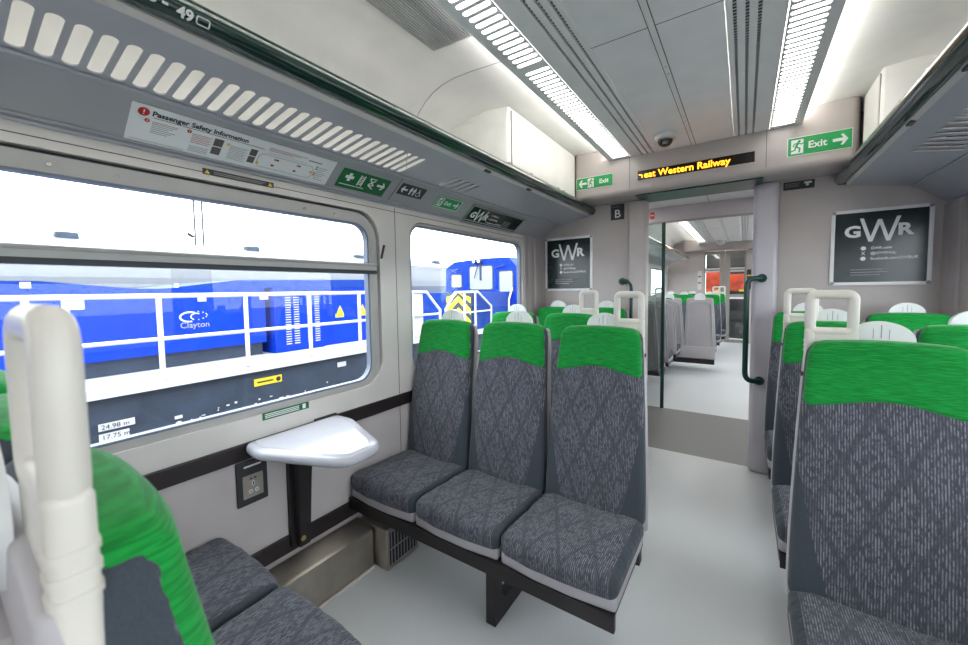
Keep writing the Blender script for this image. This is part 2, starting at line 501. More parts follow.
def ceiling(y0, y1, slots=True, cross=()):
    struct(link('ceiling', cplate(-.232, .232, y0, y1), M['ceilgrey']))
    for s in (-1, 1):
        mb = MB()
        for a, b in ((.236, .256), (.268, .294), (.306, .332), (.344, .420)):
            x = sorted((s * a, s * b)); mb.me(cplate(x[0], x[1], y0, y1))
        for a, b in ((.256, .268), (.294, .306), (.332, .344)):       # louvre bridges
            x = sorted((s * a, s * b)); y = y0 + .01
            while y < y1:
                mb.box(x[0], x[1], y, y + .004, 2.338, 2.342); y += .02
        struct(mb.build('ceiling', M['lightpanel']))
        mb = MB(); x = sorted((s * .245, s * .355)); mb.box(x[0], x[1], y0, y1, 2.3425, 2.35); struct(mb.build('ceiling', M['black']))
        holes = []; cs = []; y = y1 - .055
        while slots and y > y0 + .03:
            if all(abs(y - c) > .02 for c in cross):
                cs.append(y)
            y -= .040
        x = sorted((s * .424, s * .585))
        if not slots:
            y = y0 + .1
            while y < y1 - .5:
                q = sorted((s * .440, s * .555)); a, b = dn(y, y + .60); holes.append(rrect(q[0], q[1], a, b, .01, 3)); y += .66
        pan = thing('ceiling_light', 'x', 'ceiling light', (s * .49, (y0 + y1) / 2, 2.33))
        pan['label'] = {(-1, True): 'long slotted light strip on the left of the near ceiling', (1, True): 'long slotted light strip on the right of the near ceiling, above the aisle side',
                        (-1, False): 'left light strip with long plain lenses in the far saloon ceiling', (1, False): 'right light strip with long plain lenses in the far saloon ceiling'}[(s, slots)]
        if slots:
            q = sorted((s * .430, s * .546)); mb = slotted(x[0], x[1], q[0], q[1], y0, y1, cs, .0115)
        else: mb = MB(); mb.me(cplate(x[0], x[1], y0, y1, holes, .006))
        q = sorted((s * .579, s * .585)); mb.box(q[0], q[1], y0, y1, 2.3365, 2.356)
        mb.build('light_panel', M['lightpanel'], pan)
        mb = MB(); q = sorted((s * .428, s * .562)); mb.box(q[0], q[1], y0 + .01, y1 - .01, 2.3375, 2.347); mb.build('diffuser', M['lamp'], pan)
        mb = MB(); q = sorted((s * .565, s * .577)); mb.box(q[0], q[1], y0 + .02, y1 - .02, 2.3475, 2.360); mb.build('cove_tube', M['cove'], pan)
    mb = MB()
    mb.box(-.011, .011, y0, y1, 2.3275, 2.3299)
    struct(mb.build('trim_5', M['lightpanel']))
    mb = MB(); mb.box(-.014, -.011, y0, y1, 2.3282, 2.3299); mb.box(.011, .014, y0, y1, 2.3282, 2.3299)
    for c in cross: mb.box(-.232, .232, c - .0015, c + .0015, 2.3292, 2.3299)
    struct(mb.build('trim_5', M['seam']))
    mb = MB(); y = y0 + .2
    while y < y1:
        mb.tube([(0, y, 2.3272), (0, y, 2.3279)], .0035, 10); mb.tube([(0, y + .07, 2.3272), (0, y + .07, 2.3279)], .0035, 10); y += .62
    struct(mb.build('trim_5', M['black']))
ceiling(YB, 3.10, True, (1.62, .02, -1.58))
ceiling(YV + .06, 10.4, False, (6.2, 7.8, 9.4))

# coving: the moulded upper side from the light strip round to behind the rack
COV = [(.50, 2.405), (.66, 2.415), (.84, 2.425), (.94, 2.426), (1.02, 2.415), (1.08, 2.395), (1.14, 2.36), (1.20, 2.305), (1.245, 2.24), (1.275, 2.16), (1.288, 2.08), (1.292, 1.99), (1.292, 1.80)]
def coving(s, y0, y1):
    mb = MB()
    inn = [(s * x, z) for x, z in COV]; out = [(s * (x + .03 * (x > .9)), z + .03 * (z > 2.0)) for x, z in COV][::-1]
    mb.loft([[(x, y, z) for x, z in inn + out] for y in (y0, y1)])
    return mb.build('trim_6', M['coving'], smooth=35)
for s in (-1, 1):
    struct(coving(s, YB, 3.40)); struct(coving(s, YV + .06, YE))
    mb = MB()
    pr = [(s * (x - (.0012 if z < 2.4 else 0)), z - (.0012 if x < 1.1 else 0)) for x, z in COV]
    for yc in (1.61,):
        mb.loft([[(x, yc, z) for x, z in pr] + [(x + s * .004, yc, z + .004) for x, z in pr[::-1]], [(x, yc + .003, z) for x, z in pr] + [(x + s * .004, yc + .003, z + .004) for x, z in pr[::-1]]])
    struct(mb.build('trim_3', M['inkgrey']))
mb = MB(); mb.box(-1.34, 1.34, YB, YE + .1, 2.46, 2.49); struct(mb.build('ceiling', M['coving']))

# bulkhead header over the doorway
def header(y0, y1, x0, x1, z0, z1, m, seams=()):
    o = rbox('wall_front', (x0, x1, y0, y1, z0, z1), .045, M[m], None, (3, 2, 2), 5); struct(o)
    if seams:
        mb = MB()
        for x in seams: mb.box(x - .0015, x + .0015, y0 - .0007, y0 + .02, z0 + .04, z1 - .04)
        struct(mb.build('trim_3', M['seam']))
header(3.10, 3.42, -.875, .85, 2.055, 2.46, 'taupe', (-.43, .41))
mb = MB(); mb.box(-.40, .40, 3.16, 3.47, 2.0450, 2.0549); struct(mb.build('trim_7', M['greenpole']))
FP = frame((0, YP, 0), (1, 0, 0), (0, 0, 1))
struct(link('wall_front', fill([[(-1.33, 0), (-.36, 0), (-.36, 2.054), (.36, 2.054), (.36, 0), (1.33, 0), (1.33, 2.46), (-1.33, 2.46)]], [], .07, FP), M['taupe']))
struct(rbox('trim_7', (-.50, -.355, 3.335, 3.475, 0, 2.053), .03, M['taupe'], None, (2, 1, 2), 5))
struct(rbox('trim_7', (.355, .50, 3.315, 3.475, 0, 2.053), .03, M['jamb'], None, (2, 1, 2), 5))
mb = MB(); mb.box(.501, .504, 3.397, 3.41, 0, 2.05); mb.box(-.504, -.501, 3.397, 3.41, 0, 2.05); struct(mb.build('trim_3', M['seam']))
mb = MB(); mb.box(.365, .49, 3.32, 3.325, .0, .0); mb.v = []; mb.f = []
# vestibule
mb = MB(); mb.box(-1.29, 1.29, YP + .07, YV, 2.20, 2.23); struct(mb.build('ceiling', M['lightpanel']))
mb = MB(); mb.box(-1.335, 1.335, YV, YV + .06, 2.05, 2.46); struct(mb.build('wall_front', M['jamb']))
mb = MB(); mb.box(-1.335, 1.335, YV - .002, YV + .0601, 2.035, 2.0499); struct(mb.build('trim_7', M['column']))
mb = MB(); mb.box(-.002, .002, YP + .3, YV, 2.1985, 2.1999); struct(mb.build('trim_3', M['seam']))

for s in (-1, 1):  # unseen vestibule lamps, added to brighten the lintel
    t = thing('ceiling_light', 'added round lamp brightening the lintel, unseen in the vestibule ceiling %s of the doorway' % ('left' if s < 0 else 'right'), 'ceiling light', (s * .8, 4.05, 2.2))
    mb = MB(); mb.tube([(s * .8, 4.05, 2.1999), (s * .8, 4.05, 2.19)], .11, 24); mb.build('diffuser', M['cove'], t)
    mb = MB(); mb.tube([(s * .8, 4.05, 2.1999), (s * .8, 4.05, 2.194)], .125, 24); mb.build('rim', M['alu'], t)
# far end
struct(link('wall_back', fill([[(-1.33, 0), (-.50, 0), (-.50, 2.16), (.34, 2.16), (.34, 0), (1.33, 0), (1.33, 2.46), (-1.33, 2.46)]], [], .08, frame((0, YE, 0), (1, 0, 0), (0, 0, 1))), M['taupe']))
header(10.40, 10.72, -.92, .92, 2.16, 2.46, 'column')
mb = MB(); mb.box(-1.33, 1.33, YB - .05, YB, -.03, 2.46); struct(mb.build('wall_back', M['taupe']))
mb = MB(); mb.box(-.52, .36, YE + .9, YE + .95, 0, 2.2); struct(mb.build('wall_back', M['black']))
def door(x0, x1, idx):
    d = thing('door_%d' % idx, 'x', 'door', ((x0 + x1) / 2, YE + .03, 0)); del d['label'], d['category']; d['kind'] = 'structure'
    f = frame((0, YE + .02, 0), (1, 0, 0), (0, 0, 1))
    a, b = x0 + .045, x1 - .045
    if idx == 1: a, b = x0 + .03, x1 - .10
    else: a, b = x0 + .10, x1 - .03
    hs = [rrect(a, b, .08, 1.05, .015), rrect(a, b, 1.14, 1.66, .015), rrect(a, b, 1.76, 2.08, .015)]
    link('door_leaf', fill([rect(x0, x1, 0.005, 2.155)], hs, .035, f), M['doormetal'], d)
    for n, (h, m) in enumerate(zip(hs, ('darkglass', 'darkglass', 'darkglass'))):
        link('door_pane', fill([h], [], .006, frame((0, YE + .036, 0), (1, 0, 0), (0, 0, 1))), M['screen'], d)
    mb = MB(); mb.box(a, b, YE + .018, YE + .0195, 1.03, 1.07); mb.box(a, b, YE + .018, YE + .0195, 1.665, 1.69); mb.box(a, b, YE + .018, YE + .0195, 1.73, 1.755)
    mb.build('door_rail', M['white'], d)
    mb = MB(); mb.box(b - .09 if idx == 1 else b - .10, b, YE + .031, YE + .0335, 1.20, 1.25); mb.build('door_sticker', M['yellow'], d)
door(-.50, -.075, 1); door(-.070, .34, 2)
# ------------------------------------------------------------------ luggage racks
T_, K_, W_ = Vector((.85, 1.977)), Vector((1.14, 1.930)), Vector((1.30, 1.803))
def rackframe(s, a, b):
    d = (b - a).normalized(); return frame((s * a.x, 0, a.y), (0, -s, 0), (s * d.x, 0, d.y))
def rack(s, y0, y1, groups, label, near=True):
    r = thing('luggage_rack', label, 'luggage rack', (s * .82, (y0 + y1) / 2, 1.97))
    L = (K_ - T_).length
    holes = []
    for c0, n, p, d0, d1, w in groups:
        for i in range(n):
            c = c0 - i * p
            if c < y0 + .05: break
            a, b = sorted((-s * (c - w / 2), -s * (c + w / 2))); holes.append(rrect(a, b, d0, d1, (b - a) / 2 * .98, 5))
    a, b = sorted((-s * y0, -s * y1))
    link('slotted_panel', fill([rect(a, b, 0, L)], holes, .004, rackframe(s, T_, K_) @ Matrix.Translation((0, 0, .004))), M['greypanel'], r)
    LW = (W_ - K_).length
    link('advert_panel', fill([rect(a, b, 0, LW)], [], .004, rackframe(s, K_, W_) @ Matrix.Translation((0, 0, .004))), M['greypanel2'], r)
    mb = MB()
    mb.tube([(s * 1.138, y0, 1.927), (s * 1.138, y1, 1.927)], .007, 10)
    mb.tube([(s * 1.285, y0, 1.813), (s * 1.285, y1, 1.813)], .007, 10)
    mb.tube([(s * 1.270, y0, 1.823), (s * 1.270, y1, 1.823)], .004, 8)
    mb.build('bead', M['greypanel'], r, smooth=40)
    mb = MB(); q = [(s * .852, 1.976), (s * .834, 1.987), (s * .834, 1.994), (s * .852, 1.984)]
    mb.loft([[(x, y, z) for x, z in q] for y in (y0, y1)]); mb.build('edge_strip', M['cream'], r)
    rl = MB().tube([(s * .812, y0, 2.018), (s * .812, y1 - .02, 2.018)], .034, 28).build('rail', M['greenrail'], r, smooth=40)
    mb = MB(); mb.box(min(s * .80, s * .845), max(s * .80, s * .845), y1 - .035, y1 - .005, 1.985, 2.04); mb.build('end_bracket', M['charcoal'], r)
    if near:
        mb = MB()
        for y in (1.93, 2.2, 2.62, 2.72):
            MB().box(min(s * .800, s * .816), max(s * .800, s * .816), y, y + .015, 2.0515, 2.0636).build('clip', M['chrome'], r)
        for y in (1.74, 2.22): MB().box(min(s * .836, s * .853), max(s * .836, s * .853), y, y + .05, 1.974, 1.982).build('joint_cover', M['seam'], r)
    return r, rl
rk, rail_l = rack(-1, YB, YP - .003, [(1.904, 5, .053, .140, .276, .026), (1.383, 90, .0450, .098, .276, .031)], 'left luggage rack over the windows, with white seat numbers on its green rail')
rack(1, YB, YP - .003, [(2.640, 60, .0635, .094, .262, .034)], 'right luggage rack with green rail at the upper right of the photo')
rack(-1, YV + .07, 10.4, [(10.0, 40, .12, .1, .25, .05)], 'luggage rack on the left of the far saloon, seen through the doorway', False)
rack(1, YV + .07, 10.4, [(10.0, 40, .12, .1, .25, .05)], 'luggage rack on the right of the far saloon', False)

# seat numbers on the rail
a = math.radians(31); nrm = Vector((math.cos(a), 0, -math.sin(a))); 
fr = frame(Vector((-.812, 0, 2.018)) + nrm * .0335, (0, 1, 0), Vector((math.sin(a), 0, math.cos(a))))
link('lettering', text_me('48 -', .034, fr, .308, -.006, .0012, bold=.0012), M['white'], rail_l)
mb = MB(); mb.me(text_me('49', .032, fr, .379, -.011, .0012, bold=.0012))
for st in stroke([(.418, -.006), (.420, -.009), (.442, -.009), (.444, -.006), (.444, .005), (.442, .008), (.420, .008), (.418, .005), (.418, -.006)], .0028): mb.me(fill([st], [], .0015, fr @ Matrix.Translation((0, 0, .0018))))
mb.build('lettering', M['white'], rail_l)

# lockers above the racks, by the partition
def locker(s, y0, label, zb=2.085):
    t = thing('equipment_locker', label, 'locker', (s * 1.05, (y0 + 3.05) / 2, 2.0))
    ring = [(.862, 3.098), (.862, y0 + .03), (.868, y0 + .012), (.885, y0), (.93, y0 - .02), (1.0, y0 - .05), (1.08, y0 - .08), (1.16, y0 - .10), (1.27, y0 - .12), (1.285, 3.098)]
    mb = MB(); mb.loft([[(s * x, y, zb) for x, y in ring], [(s * x, y, 2.30) for x, y in ring], [(s * (x + .0 if x < 1.0 else x), y + (.0 if x < .88 else .0), 2.33) for x, y in ring],
                        [(s * min(1.285, x + .0), max(y, y0 + .0), 2.4235) for x, y in [(.866, 3.098), (.866, y0 + .05), (.872, y0 + .035), (.89, y0 + .03), (.93, y0 + .02), (1.0, y0 + .0), (1.08, y0 - .02), (1.16, y0 - .04), (1.24, y0 - .06), (1.25, 3.098)]]])
    mb.build('locker_body', M['coving'], t, smooth=35)
    f, _ = sidef(s, .8612)
    link('locker_door', fill([srrect(s, y0 + .06, 3.085, zb + .005, 2.405, .012)], [], .010, sidef(s, .856)[0]), M['coving'], t)
    link('door_gap', fill([srrect(s, y0 + .056, 3.089, zb + .002, 2.409, .014)], [srrect(s, y0 + .06, 3.085, zb + .005, 2.405, .012)], .003, sidef(s, .8605)[0]), M['seam'], t)
locker(-1, 2.0, 'white equipment locker above the left luggage rack beside the partition')
locker(1, 2.74, 'short white equipment locker above the right luggage rack beside the partition', 2.14)

# air grille on the left coving
g = thing('air_grille', 'ribbed silver air grille in the upper left coving', 'air grille', (-.75, .4, 2.42))
zc = lambda x: 2.405 + (abs(x) - .5) / .34 * .02
mb = MB()
for i in range(19):
    x = -.645 - i * .0122
    w = .0022 if x > -.745 else .0036
    mb.box(x - w, x + w, -.5, 1.375, zc(x) - .008, zc(x) - .0005)
mb.build('slat', M['alu'], g)
mb = MB(); mb.loft([[(-.632, y, zc(.632) - .0023), (-.878, y, zc(.878) - .0018), (-.878, y, zc(.878) - .0005), (-.632, y, zc(.632) - .0005)] for y in (-.5, 1.377)]); mb.build('grille_back', M['inkgrey'], g)

# dome camera
t = thing('dome_camera', 'small round security camera dome on the ceiling before the header', 'security camera', (-.135, 2.80, 2.33))
mb = MB(); 
def lathe(prof, c, n=28):
    m = MB(); m.loft([[(c[0] + r * math.cos(2 * PI * j / n), c[1] + r * math.sin(2 * PI * j / n), c[2] + z) for j in range(n)] for r, z in prof]); return m
lathe([(.068, -.0005), (.068, -.018), (.062, -.030), (.048, -.036), (.046, -.030)], (-.135, 2.80, 2.33)).build('housing', M['alu'], t, smooth=40)
lathe([(.046, -.0305), (.045, -.042), (.038, -.057), (.026, -.068), (.012, -.073), (.002, -.074)], (-.135, 2.80, 2.33)).build('dome', M['darkglass'], t, smooth=True)
lathe([(.016, -.0), (.016, -.012), (.008, -.013), (.004, -.013)], (-.13, 2.765, 2.278)).build('lens', M['inkgrey'], t, smooth=30)
t = thing('dome_camera', 'silver camera dome on the far saloon ceiling, seen through the doorway', 'security camera', (-.13, 9.9, 2.33))
lathe([(.10, -.0005), (.10, -.03), (.075, -.075), (.03, -.10), (.005, -.104)], (-.13, 9.9, 2.33)).build('dome', M['alu'], t, smooth=True)

# ------------------------------------------------------------------ signs
def sign(name, label, cat, loc): return thing(name, label, cat, loc)
def put(name, polys, m, parent, fr, off, th=.0006, smooth=False): return prisms(polys, th, fr, off).build(name, M[m], parent)
def each(name, polys, m, parent, fr, off, th=.0006):
    for p in polys: prisms([p], th, fr, off).build(name, M[m], parent)
def shift(poly, dx, dy, s=1, sx=None): return [(p[0] * (sx or s) + dx, p[1] * s + dy) for p in poly]
def arrow(cx, cy, L, d):       # d=+1 right, -1 left; several convex pieces
    a = [[(-.5, -.13), (.1, -.13), (.1, .13), (-.5, .13)], [(.02, .45), (.2, .45), (.5, 0), (.24, 0)], [(.02, -.45), (.24, 0), (.5, 0), (.2, -.45)], [(.0, -.13), (.35, -.13), (.35, .13), (.0, .13)]]
    return [[(p[0] * L * d + cx, p[1] * L + cy) for p in q][::d] for q in a]
def runner(cx, cy, h):         # running man
    P = [circ(.12, .38, .09, 10)] + stroke([(.06, .26), (-.08, -.02)], .15) + stroke([(.08, .24), (.26, .14), (.34, .22)], .07) + stroke([(.04, .26), (-.18, .20), (-.24, .04)], .07) + stroke([(-.04, -.02), (.16, -.16), (.12, -.42)], .09) + stroke([(-.08, -.02), (-.14, -.24), (-.36, -.32)], .09)
    return [[(p[0] * h + cx, p[1] * h + cy) for p in q] for q in P]
def person2(cx, cy, h):
    P = [circ(0, .41, .085, 10)] + stroke([(0, .28), (0, -.02)], .2) + stroke([(-.06, 0), (-.06, -.45)], .085) + stroke([(.06, 0), (.06, -.45)], .085) + stroke([(-.15, .26), (-.17, -.02)], .06) + stroke([(.15, .26), (.17, -.02)], .06)
    return [[(p[0] * h + cx, p[1] * h + cy) for p in q] for q in P]
def wheelchair(cx, cy, h):
    P = [circ(-.05, .40, .08, 10)] + stroke([(-.05, .30), (0, .02), (.2, 0), (.3, -.3), (.4, -.3)], .07) + stroke([(-.04, .18), (.18, .16)], .06) + stroke([(.18 * math.cos(a) * 1.5 - .02, .18 * math.sin(a) * 1.5 - .2) for a in [math.radians(q) for q in range(110, 380, 30)]], .055)
    return [[(p[0] * h + cx, p[1] * h + cy) for p in q] for q in P]

def exit_sign(fr, w, h, d, label, loc):
    s = sign('exit_sign', label, 'sign', loc)
    link('plate', fill([rrect(0, w, 0, h, .003)], [], .004, fr @ Matrix.Translation((0, 0, .004))), M['exitgreen'], s)
    b = .0035
    put('border', [rect(0, w, 0, b), rect(0, w, h - b, h), rect(0, b, 0, h), rect(w - b, w, 0, h)], 'white', s, fr, .0041)
    if d < 0: xa, xi, xt = w * .18, w * .40, w * .63
    else: xa, xi, xt = w * .82, w * .16, w * .33
    put('arrow', arrow(xa, h * .5, w * .22 if h < w * .35 else h * .6, d), 'white', s, fr, .0041)
    put('pictogram', [rect(xi - h * .26, xi + h * .26, h * .13, h * .87)], 'white', s, fr, .0041, .0005)
    put('running_figure', runner(xi, h * .5, h * .72), 'exitgreen', s, fr, .0047, .0005)
    link('lettering', text_me('Exit', h * .50, fr, xt, h * .34, .0046, bold=h * .012), M['white'], s)
    return s
FH = frame((0, 3.10, 0), (1, 0, 0), (0, 0, 1))
exit_sign(FH @ Matrix.Translation((-1.15 + .305, 2.135, 0)) if False else FH @ Matrix.Translation((-.845, 2.138, 0)), .295, .095, -1, 'green exit sign with left arrow at the left end of the header', (-.70, 3.1, 2.135))
exit_sign(FH @ Matrix.Translation((.515, 2.137, 0)), .30, .113, 1, 'green exit sign with right arrow at the right end of the header', (.66, 3.1, 2.135))

t = sign('destination_display', 'black display with amber scrolling letters on the header above the doorway', 'display', (0, 3.1, 2.14))
link('display_window', fill([rect(-.370, .350, 2.145, 2.212)], [], .004, FH @ Matrix.Translation((0, 0, .003))), M['leddim'], t)
tm = text_me('eat Western Railway', .064, FH, -.325, 2.157, .0042, bold=.0010, sx=1.0)
link('lettering', tm, M['led'], t)
put('clipped_letter', stroke([(-.357, 2.183), (-.340, 2.178)], .008) + stroke([(-.338, 2.176), (-.338, 2.160)], .006), 'led', t, FH, .0036)

def poster(fr, w, h, label, loc, wide):
    s = sign('framed_poster', label, 'poster', loc)
    b = .019
    link('picture_frame', fill([rrect(0, w, 0, h, .018)], [rrect(b, w - b, b, h - b, .004)], .014, fr @ Matrix.Translation((0, 0, .0145))), M['posterframe'], s)
    link('poster_sheet', fill([rect(b * .6, w - b * .6, b * .6, h - b * .6)], [], .006, fr @ Matrix.Translation((0, 0, .0075))), M['poster'], s)
    each('frame_corner', [circ(x, y, .011, 12) for x in (.012, w - .012) for y in (.012, h - .012)], 'inkgrey', s, fr, .0147, .001)
    gwr(s, fr, w * .5, h * .725, h * .31)
    mb = MB()
    for i, tx in enumerate(('GWR.com', '@GWRHelp', 'facebook.com/GWRUK')):
        y = h * (.47 - i * .068); x = w * .42 if wide else w * .40
        mb.me(text_me(tx, h * .045, fr, x, y, .0082, bold=.0004))
    mb.build('lettering', M['white'], s)
    put('icon', [circ(w * .345, h * (.485 - i * .068), h * .027, 14) for i in (0, 2)] + stroke([(w * .33, h * .40), (w * .36, h * .44)], .003) + stroke([(w * .36, h * .40), (w * .33, h * .44)], .003), 'white', s, fr, .0077)
    put('small_print', [rect(w * .22, w * .22 + w * l, h * (.20 - i * .035), h * (.212 - i * .035)) for i, l in enumerate((.36, .38, .30))], 'inkgrey', s, fr, .0077)
    return s
def gwr(s, fr, cx, cy, H, off=.0077):
    """tall W between a bold G and R"""
    W = H * 1.12
    pts = [(-.5, .5), (-.24, -.5), (0, .42), (.24, -.5), (.5, .5)]
    P = []
    for (a, b) in zip(pts, pts[1:]):
        t_ = .055
        P.append([(cx + W * (a[0] - t_), cy + H * a[1]), (cx + W * (a[0] + t_), cy + H * a[1]), (cx + W * (b[0] + t_), cy + H * b[1]), (cx + W * (b[0] - t_), cy + H * b[1])])
    mb = prisms(P, .0006, fr, off)
    mb.me(text_me('G', H * .66, fr, cx - W * .50, cy - H * .27, off + .0005, align='RIGHT', bold=H * .026, sx=1.1)); mb.me(text_me('R', H * .66, fr, cx + W * .47, cy - H * .27, off + .0005, bold=H * .026, sx=1.1))
    return mb.build('emblem', M['white'], s)
poster(FP @ Matrix.Translation((-1.262, 1.322, 0)), .452, .488, 'dark green framed poster with white emblem on partition left of the doorway', (-1.03, 3.4, 1.32), False)
poster(FP @ Matrix.Translation((.775, 1.338, 0)), .455, .478, 'dark green framed poster with white emblem on partition right of the doorway', (1.0, 3.4, 1.34), True)

t = sign('coach_letter_plate', 'small black plate with a white letter B left of the doorway', 'sign', (-.595, 3.4, 1.92))
f = FP @ Matrix.Translation((-.652, 1.920, 0))
link('plate', fill([rect(0, .112, 0, .13)], [], .003, f @ Matrix.Translation((0, 0, .003))), M['ink'], t)
link('lettering', text_me('B', .095, f, .056, .018, .0036, align='CENTER', bold=.001), M['white'], t)
put('small_print', [rect(.012, .075, .108, .111)], 'inkgrey', t, f, .0031)
t = sign('warning_plate', 'narrow black plate with white hand symbol under the right exit sign', 'sign', (.60, 3.4, 1.99))
f = FP @ Matrix.Translation((.520, 1.992, 0))
link('plate', fill([rect(0, .165, 0, .055)], [], .003, f @ Matrix.Translation((0, 0, .003))), M['ink'], t)
put('pictogram', [rect(.11, .15, .033, .045), rect(.12, .135, .018, .036)], 'white', t, f, .0031)
put('small_print', [rect(.01, .09, .04, .043), rect(.01, .08, .03, .033), rect(.01, .085, .02, .023)], 'inkgrey', t, f, .0031)
t = sign('alarm_sticker', 'tiny red square sticker on the inner lintel over the vestibule', 'sticker', (-.545, YV, 2.10))
f = frame((-.565, YV, 2.085), (1, 0, 0), (0, 0, 1))
link('sticker', fill([rect(0, .045, 0, .075)], [], .002, f @ Matrix.Translation((0, 0, .0025))), M['red'], t)
put('small_print', [rect(.008, .037, .035, .045)], 'white', t, f, .0026)

# signs on the sloping panel over the left windows
dKW = (K_ - W_).normalized()
FA = frame((-W_.x, 0, W_.y), (0, 1, 0), (-dKW.x, 0, dKW.y))
def pan(y, v): return FA @ Matrix.Translation((y, v, .001))
f = pan(.390, .040); w, h = .680, .130
t = sign('safety_notice', 'long pale safety notice over the left window, with bold black heading and red marks', 'notice', (-1.22, .73, 1.87))
link('sheet', fill([rrect(0, w, 0, h, .003)], [], .001, f @ Matrix.Translation((0, 0, .001))), M['paper'], t)
link('lettering', text_me('Passenger Safety Information', .0235, f, .050, .1005, .0016, bold=.0007), M['ink'], t)
each('red_mark', [circ(.030, .107, .014, 18), circ(.042, .081, .0065, 12), circ(.150, .083, .0065, 12)], 'red', t, f, .0011)
put('rule', [rect(.055, .385, .094, .0955)], 'ink', t, f, .0011)
each('exclamation', [rect(.0285, .0315, .105, .115), rect(.0285, .0315, .099, .102), rect(.041, .043, .0785, .084), rect(.149, .151, .0805, .086)], 'white', t, f, .0018)
each('yellow_mark', [circ(.268, .073, .006, 12), circ(.378, .030, .006, 12), circ(.590, .048, .006, 12)], 'yellow', t, f, .0011)
tl = []
for i in range(6): tl.append(rect(.055, .118 - .010 * (i % 3), .074 - i * .0065, .0755 - i * .0065))
for i in range(4): tl.append(rect(.16, .215, .030 - i * .0062, .0315 - i * .0062))
for i in range(9): tl.append(rect(.275, .335 - .008 * (i % 2), .070 - i * .0066, .0715 - i * .0066))
for i in range(7): tl.append(rect(.612, .655 - .008 * (i % 3), .078 - i * .0098, .080 - i * .0098))
tl += stroke([(.385, .075), (.585, .075), (.598, .06), (.598, .03), (.585, .016), (.385, .016), (.375, .03), (.375, .06), (.385, .075)], .0014) + [rect(.012, .15, .007, .008), rect(.56, .62, .098, .103), rect(.40, .56, .084, .0848)]
put('small_print', tl, 'inkgrey', t, f, .0011)
put('red_print', [rect(.16, .218 - .006 * (i % 2), .077 - i * .0064, .0784 - i * .0064) for i in range(6)] + [rect(.40, .555 - .03 * i, .107 - i * .006, .1084 - i * .006) for i in range(3)] + [rect(.055, .12, .0795, .081)], 'pinkink', t, f, .0012)
each('photograph', [rect(.224, .252, .054, .084), rect(.224, .252, .020, .050), rect(.342, .366, .054, .082), rect(.342, .366, .022, .050)], 'photo', t, f, .0012)
each('green_dot', [rect(x - .007, x, y - .004, y + .004) for x, y in ((.44, .062), (.44, .034), (.53, .062), (.53, .034))] + [circ(.606, .080, .004, 10), circ(.606, .070, .004, 10)], 'exitgreen', t, f, .0019)
each('red_dot', [rect(x, x + .009, y - .004, y + .004) for x, y in ((.441, .062), (.428, .034), (.531, .062), (.518, .034))] + [circ(.606, .05, .004, 10), circ(.606, .04, .004, 10)], 'red', t, f, .0020)

f = pan(1.113, .052); w, h = .278, .104
t = sign('first_aid_sign', 'large green sign with white cross, ladder and arrow right of the safety notice', 'sign', (-1.22, 1.25, 1.87))
link('plate', fill([rrect(0, w, 0, h, .003)], [], .001, f @ Matrix.Translation((0, 0, .001))), M['firstgreen'], t)
P = [rect(.028, .072, .056, .072), rect(.042, .058, .042, .086)] + stroke([(.105, .03), (.105, .088)], .005) + stroke([(.128, .03), (.128, .088)], .005) + [rect(.105, .128, .036 + .009 * i, .040 + .009 * i) for i in range(6)]
P += stroke([(.160, .082), (.192, .05), (.165, .045), (.195, .03)], .006) + stroke([(.162, .05), (.192, .078)], .006) + [rect(.158, .196, .084, .089)] + arrow(.237, .058, .048, 1)
put('pictogram', P, 'white', t, f, .0011)
put('small_print', [rect(.014, .105, .018, .022), rect(.11, .15, .018, .022)], 'paper', t, f, .0011)
f = pan(1.462, .095); w, h = .185, .072
t = sign('toilet_sign', 'small black sign with arrow and toilet figures between the two windows', 'sign', (-1.2, 1.55, 1.89))
link('plate', fill([rrect(0, w, 0, h, .002)], [], .001, f @ Matrix.Translation((0, 0, .001))), M['ink'], t)
put('pictogram', arrow(.035, .036, .045, -1) + person2(.082, .036, .05) + person2(.108, .036, .05) + wheelchair(.142, .036, .05), 'white', t, f, .0011)
f = pan(1.764, .078); w, h = .222, .080
exit_sign(f, w, h, 1, 'small green exit sign over the second window, left of the black banner', (-1.2, 1.87, 1.89))
f = pan(2.095, .008); w, h = .715, .160
t = sign('banner_poster', 'wide dark framed banner with white emblem over the second window', 'poster', (-1.22, 2.45, 1.87))
link('picture_frame', fill([rect(0, w, 0, h)], [rect(.012, w - .012, .012, h - .012)], .008, f @ Matrix.Translation((0, 0, .008))), M['inkgrey'], t)
link('poster_sheet', fill([rect(.01, w - .01, .01, h - .01)], [], .003, f @ Matrix.Translation((0, 0, .004))), M['poster'], t)
gwr(t, f, .155, .085, .098, .0042)
mb = MB()
for i, tx in enumerate(('GWR.com', '@GWRHelp', 'facebook.com/GWRUK')): mb.me(text_me(tx, .019, f, .285, .105 - i * .033, .0048))
mb.build('lettering', M['white'], t)
put('small_print', [rect(.47, .57, .085 - i * .014, .089 - i * .014) for i in range(4)] + [circ(.27, .111 - i * .033, .008, 12) for i in range(3)], 'inkgrey', t, f, .0042)
mb = MB(); mb.me(fill([rect(1.4435, 1.4465, 0.01, .19)], [], .001, FA @ Matrix.Translation((0, 0, .0012)))); struct(mb.build('trim_3', M['seam']))

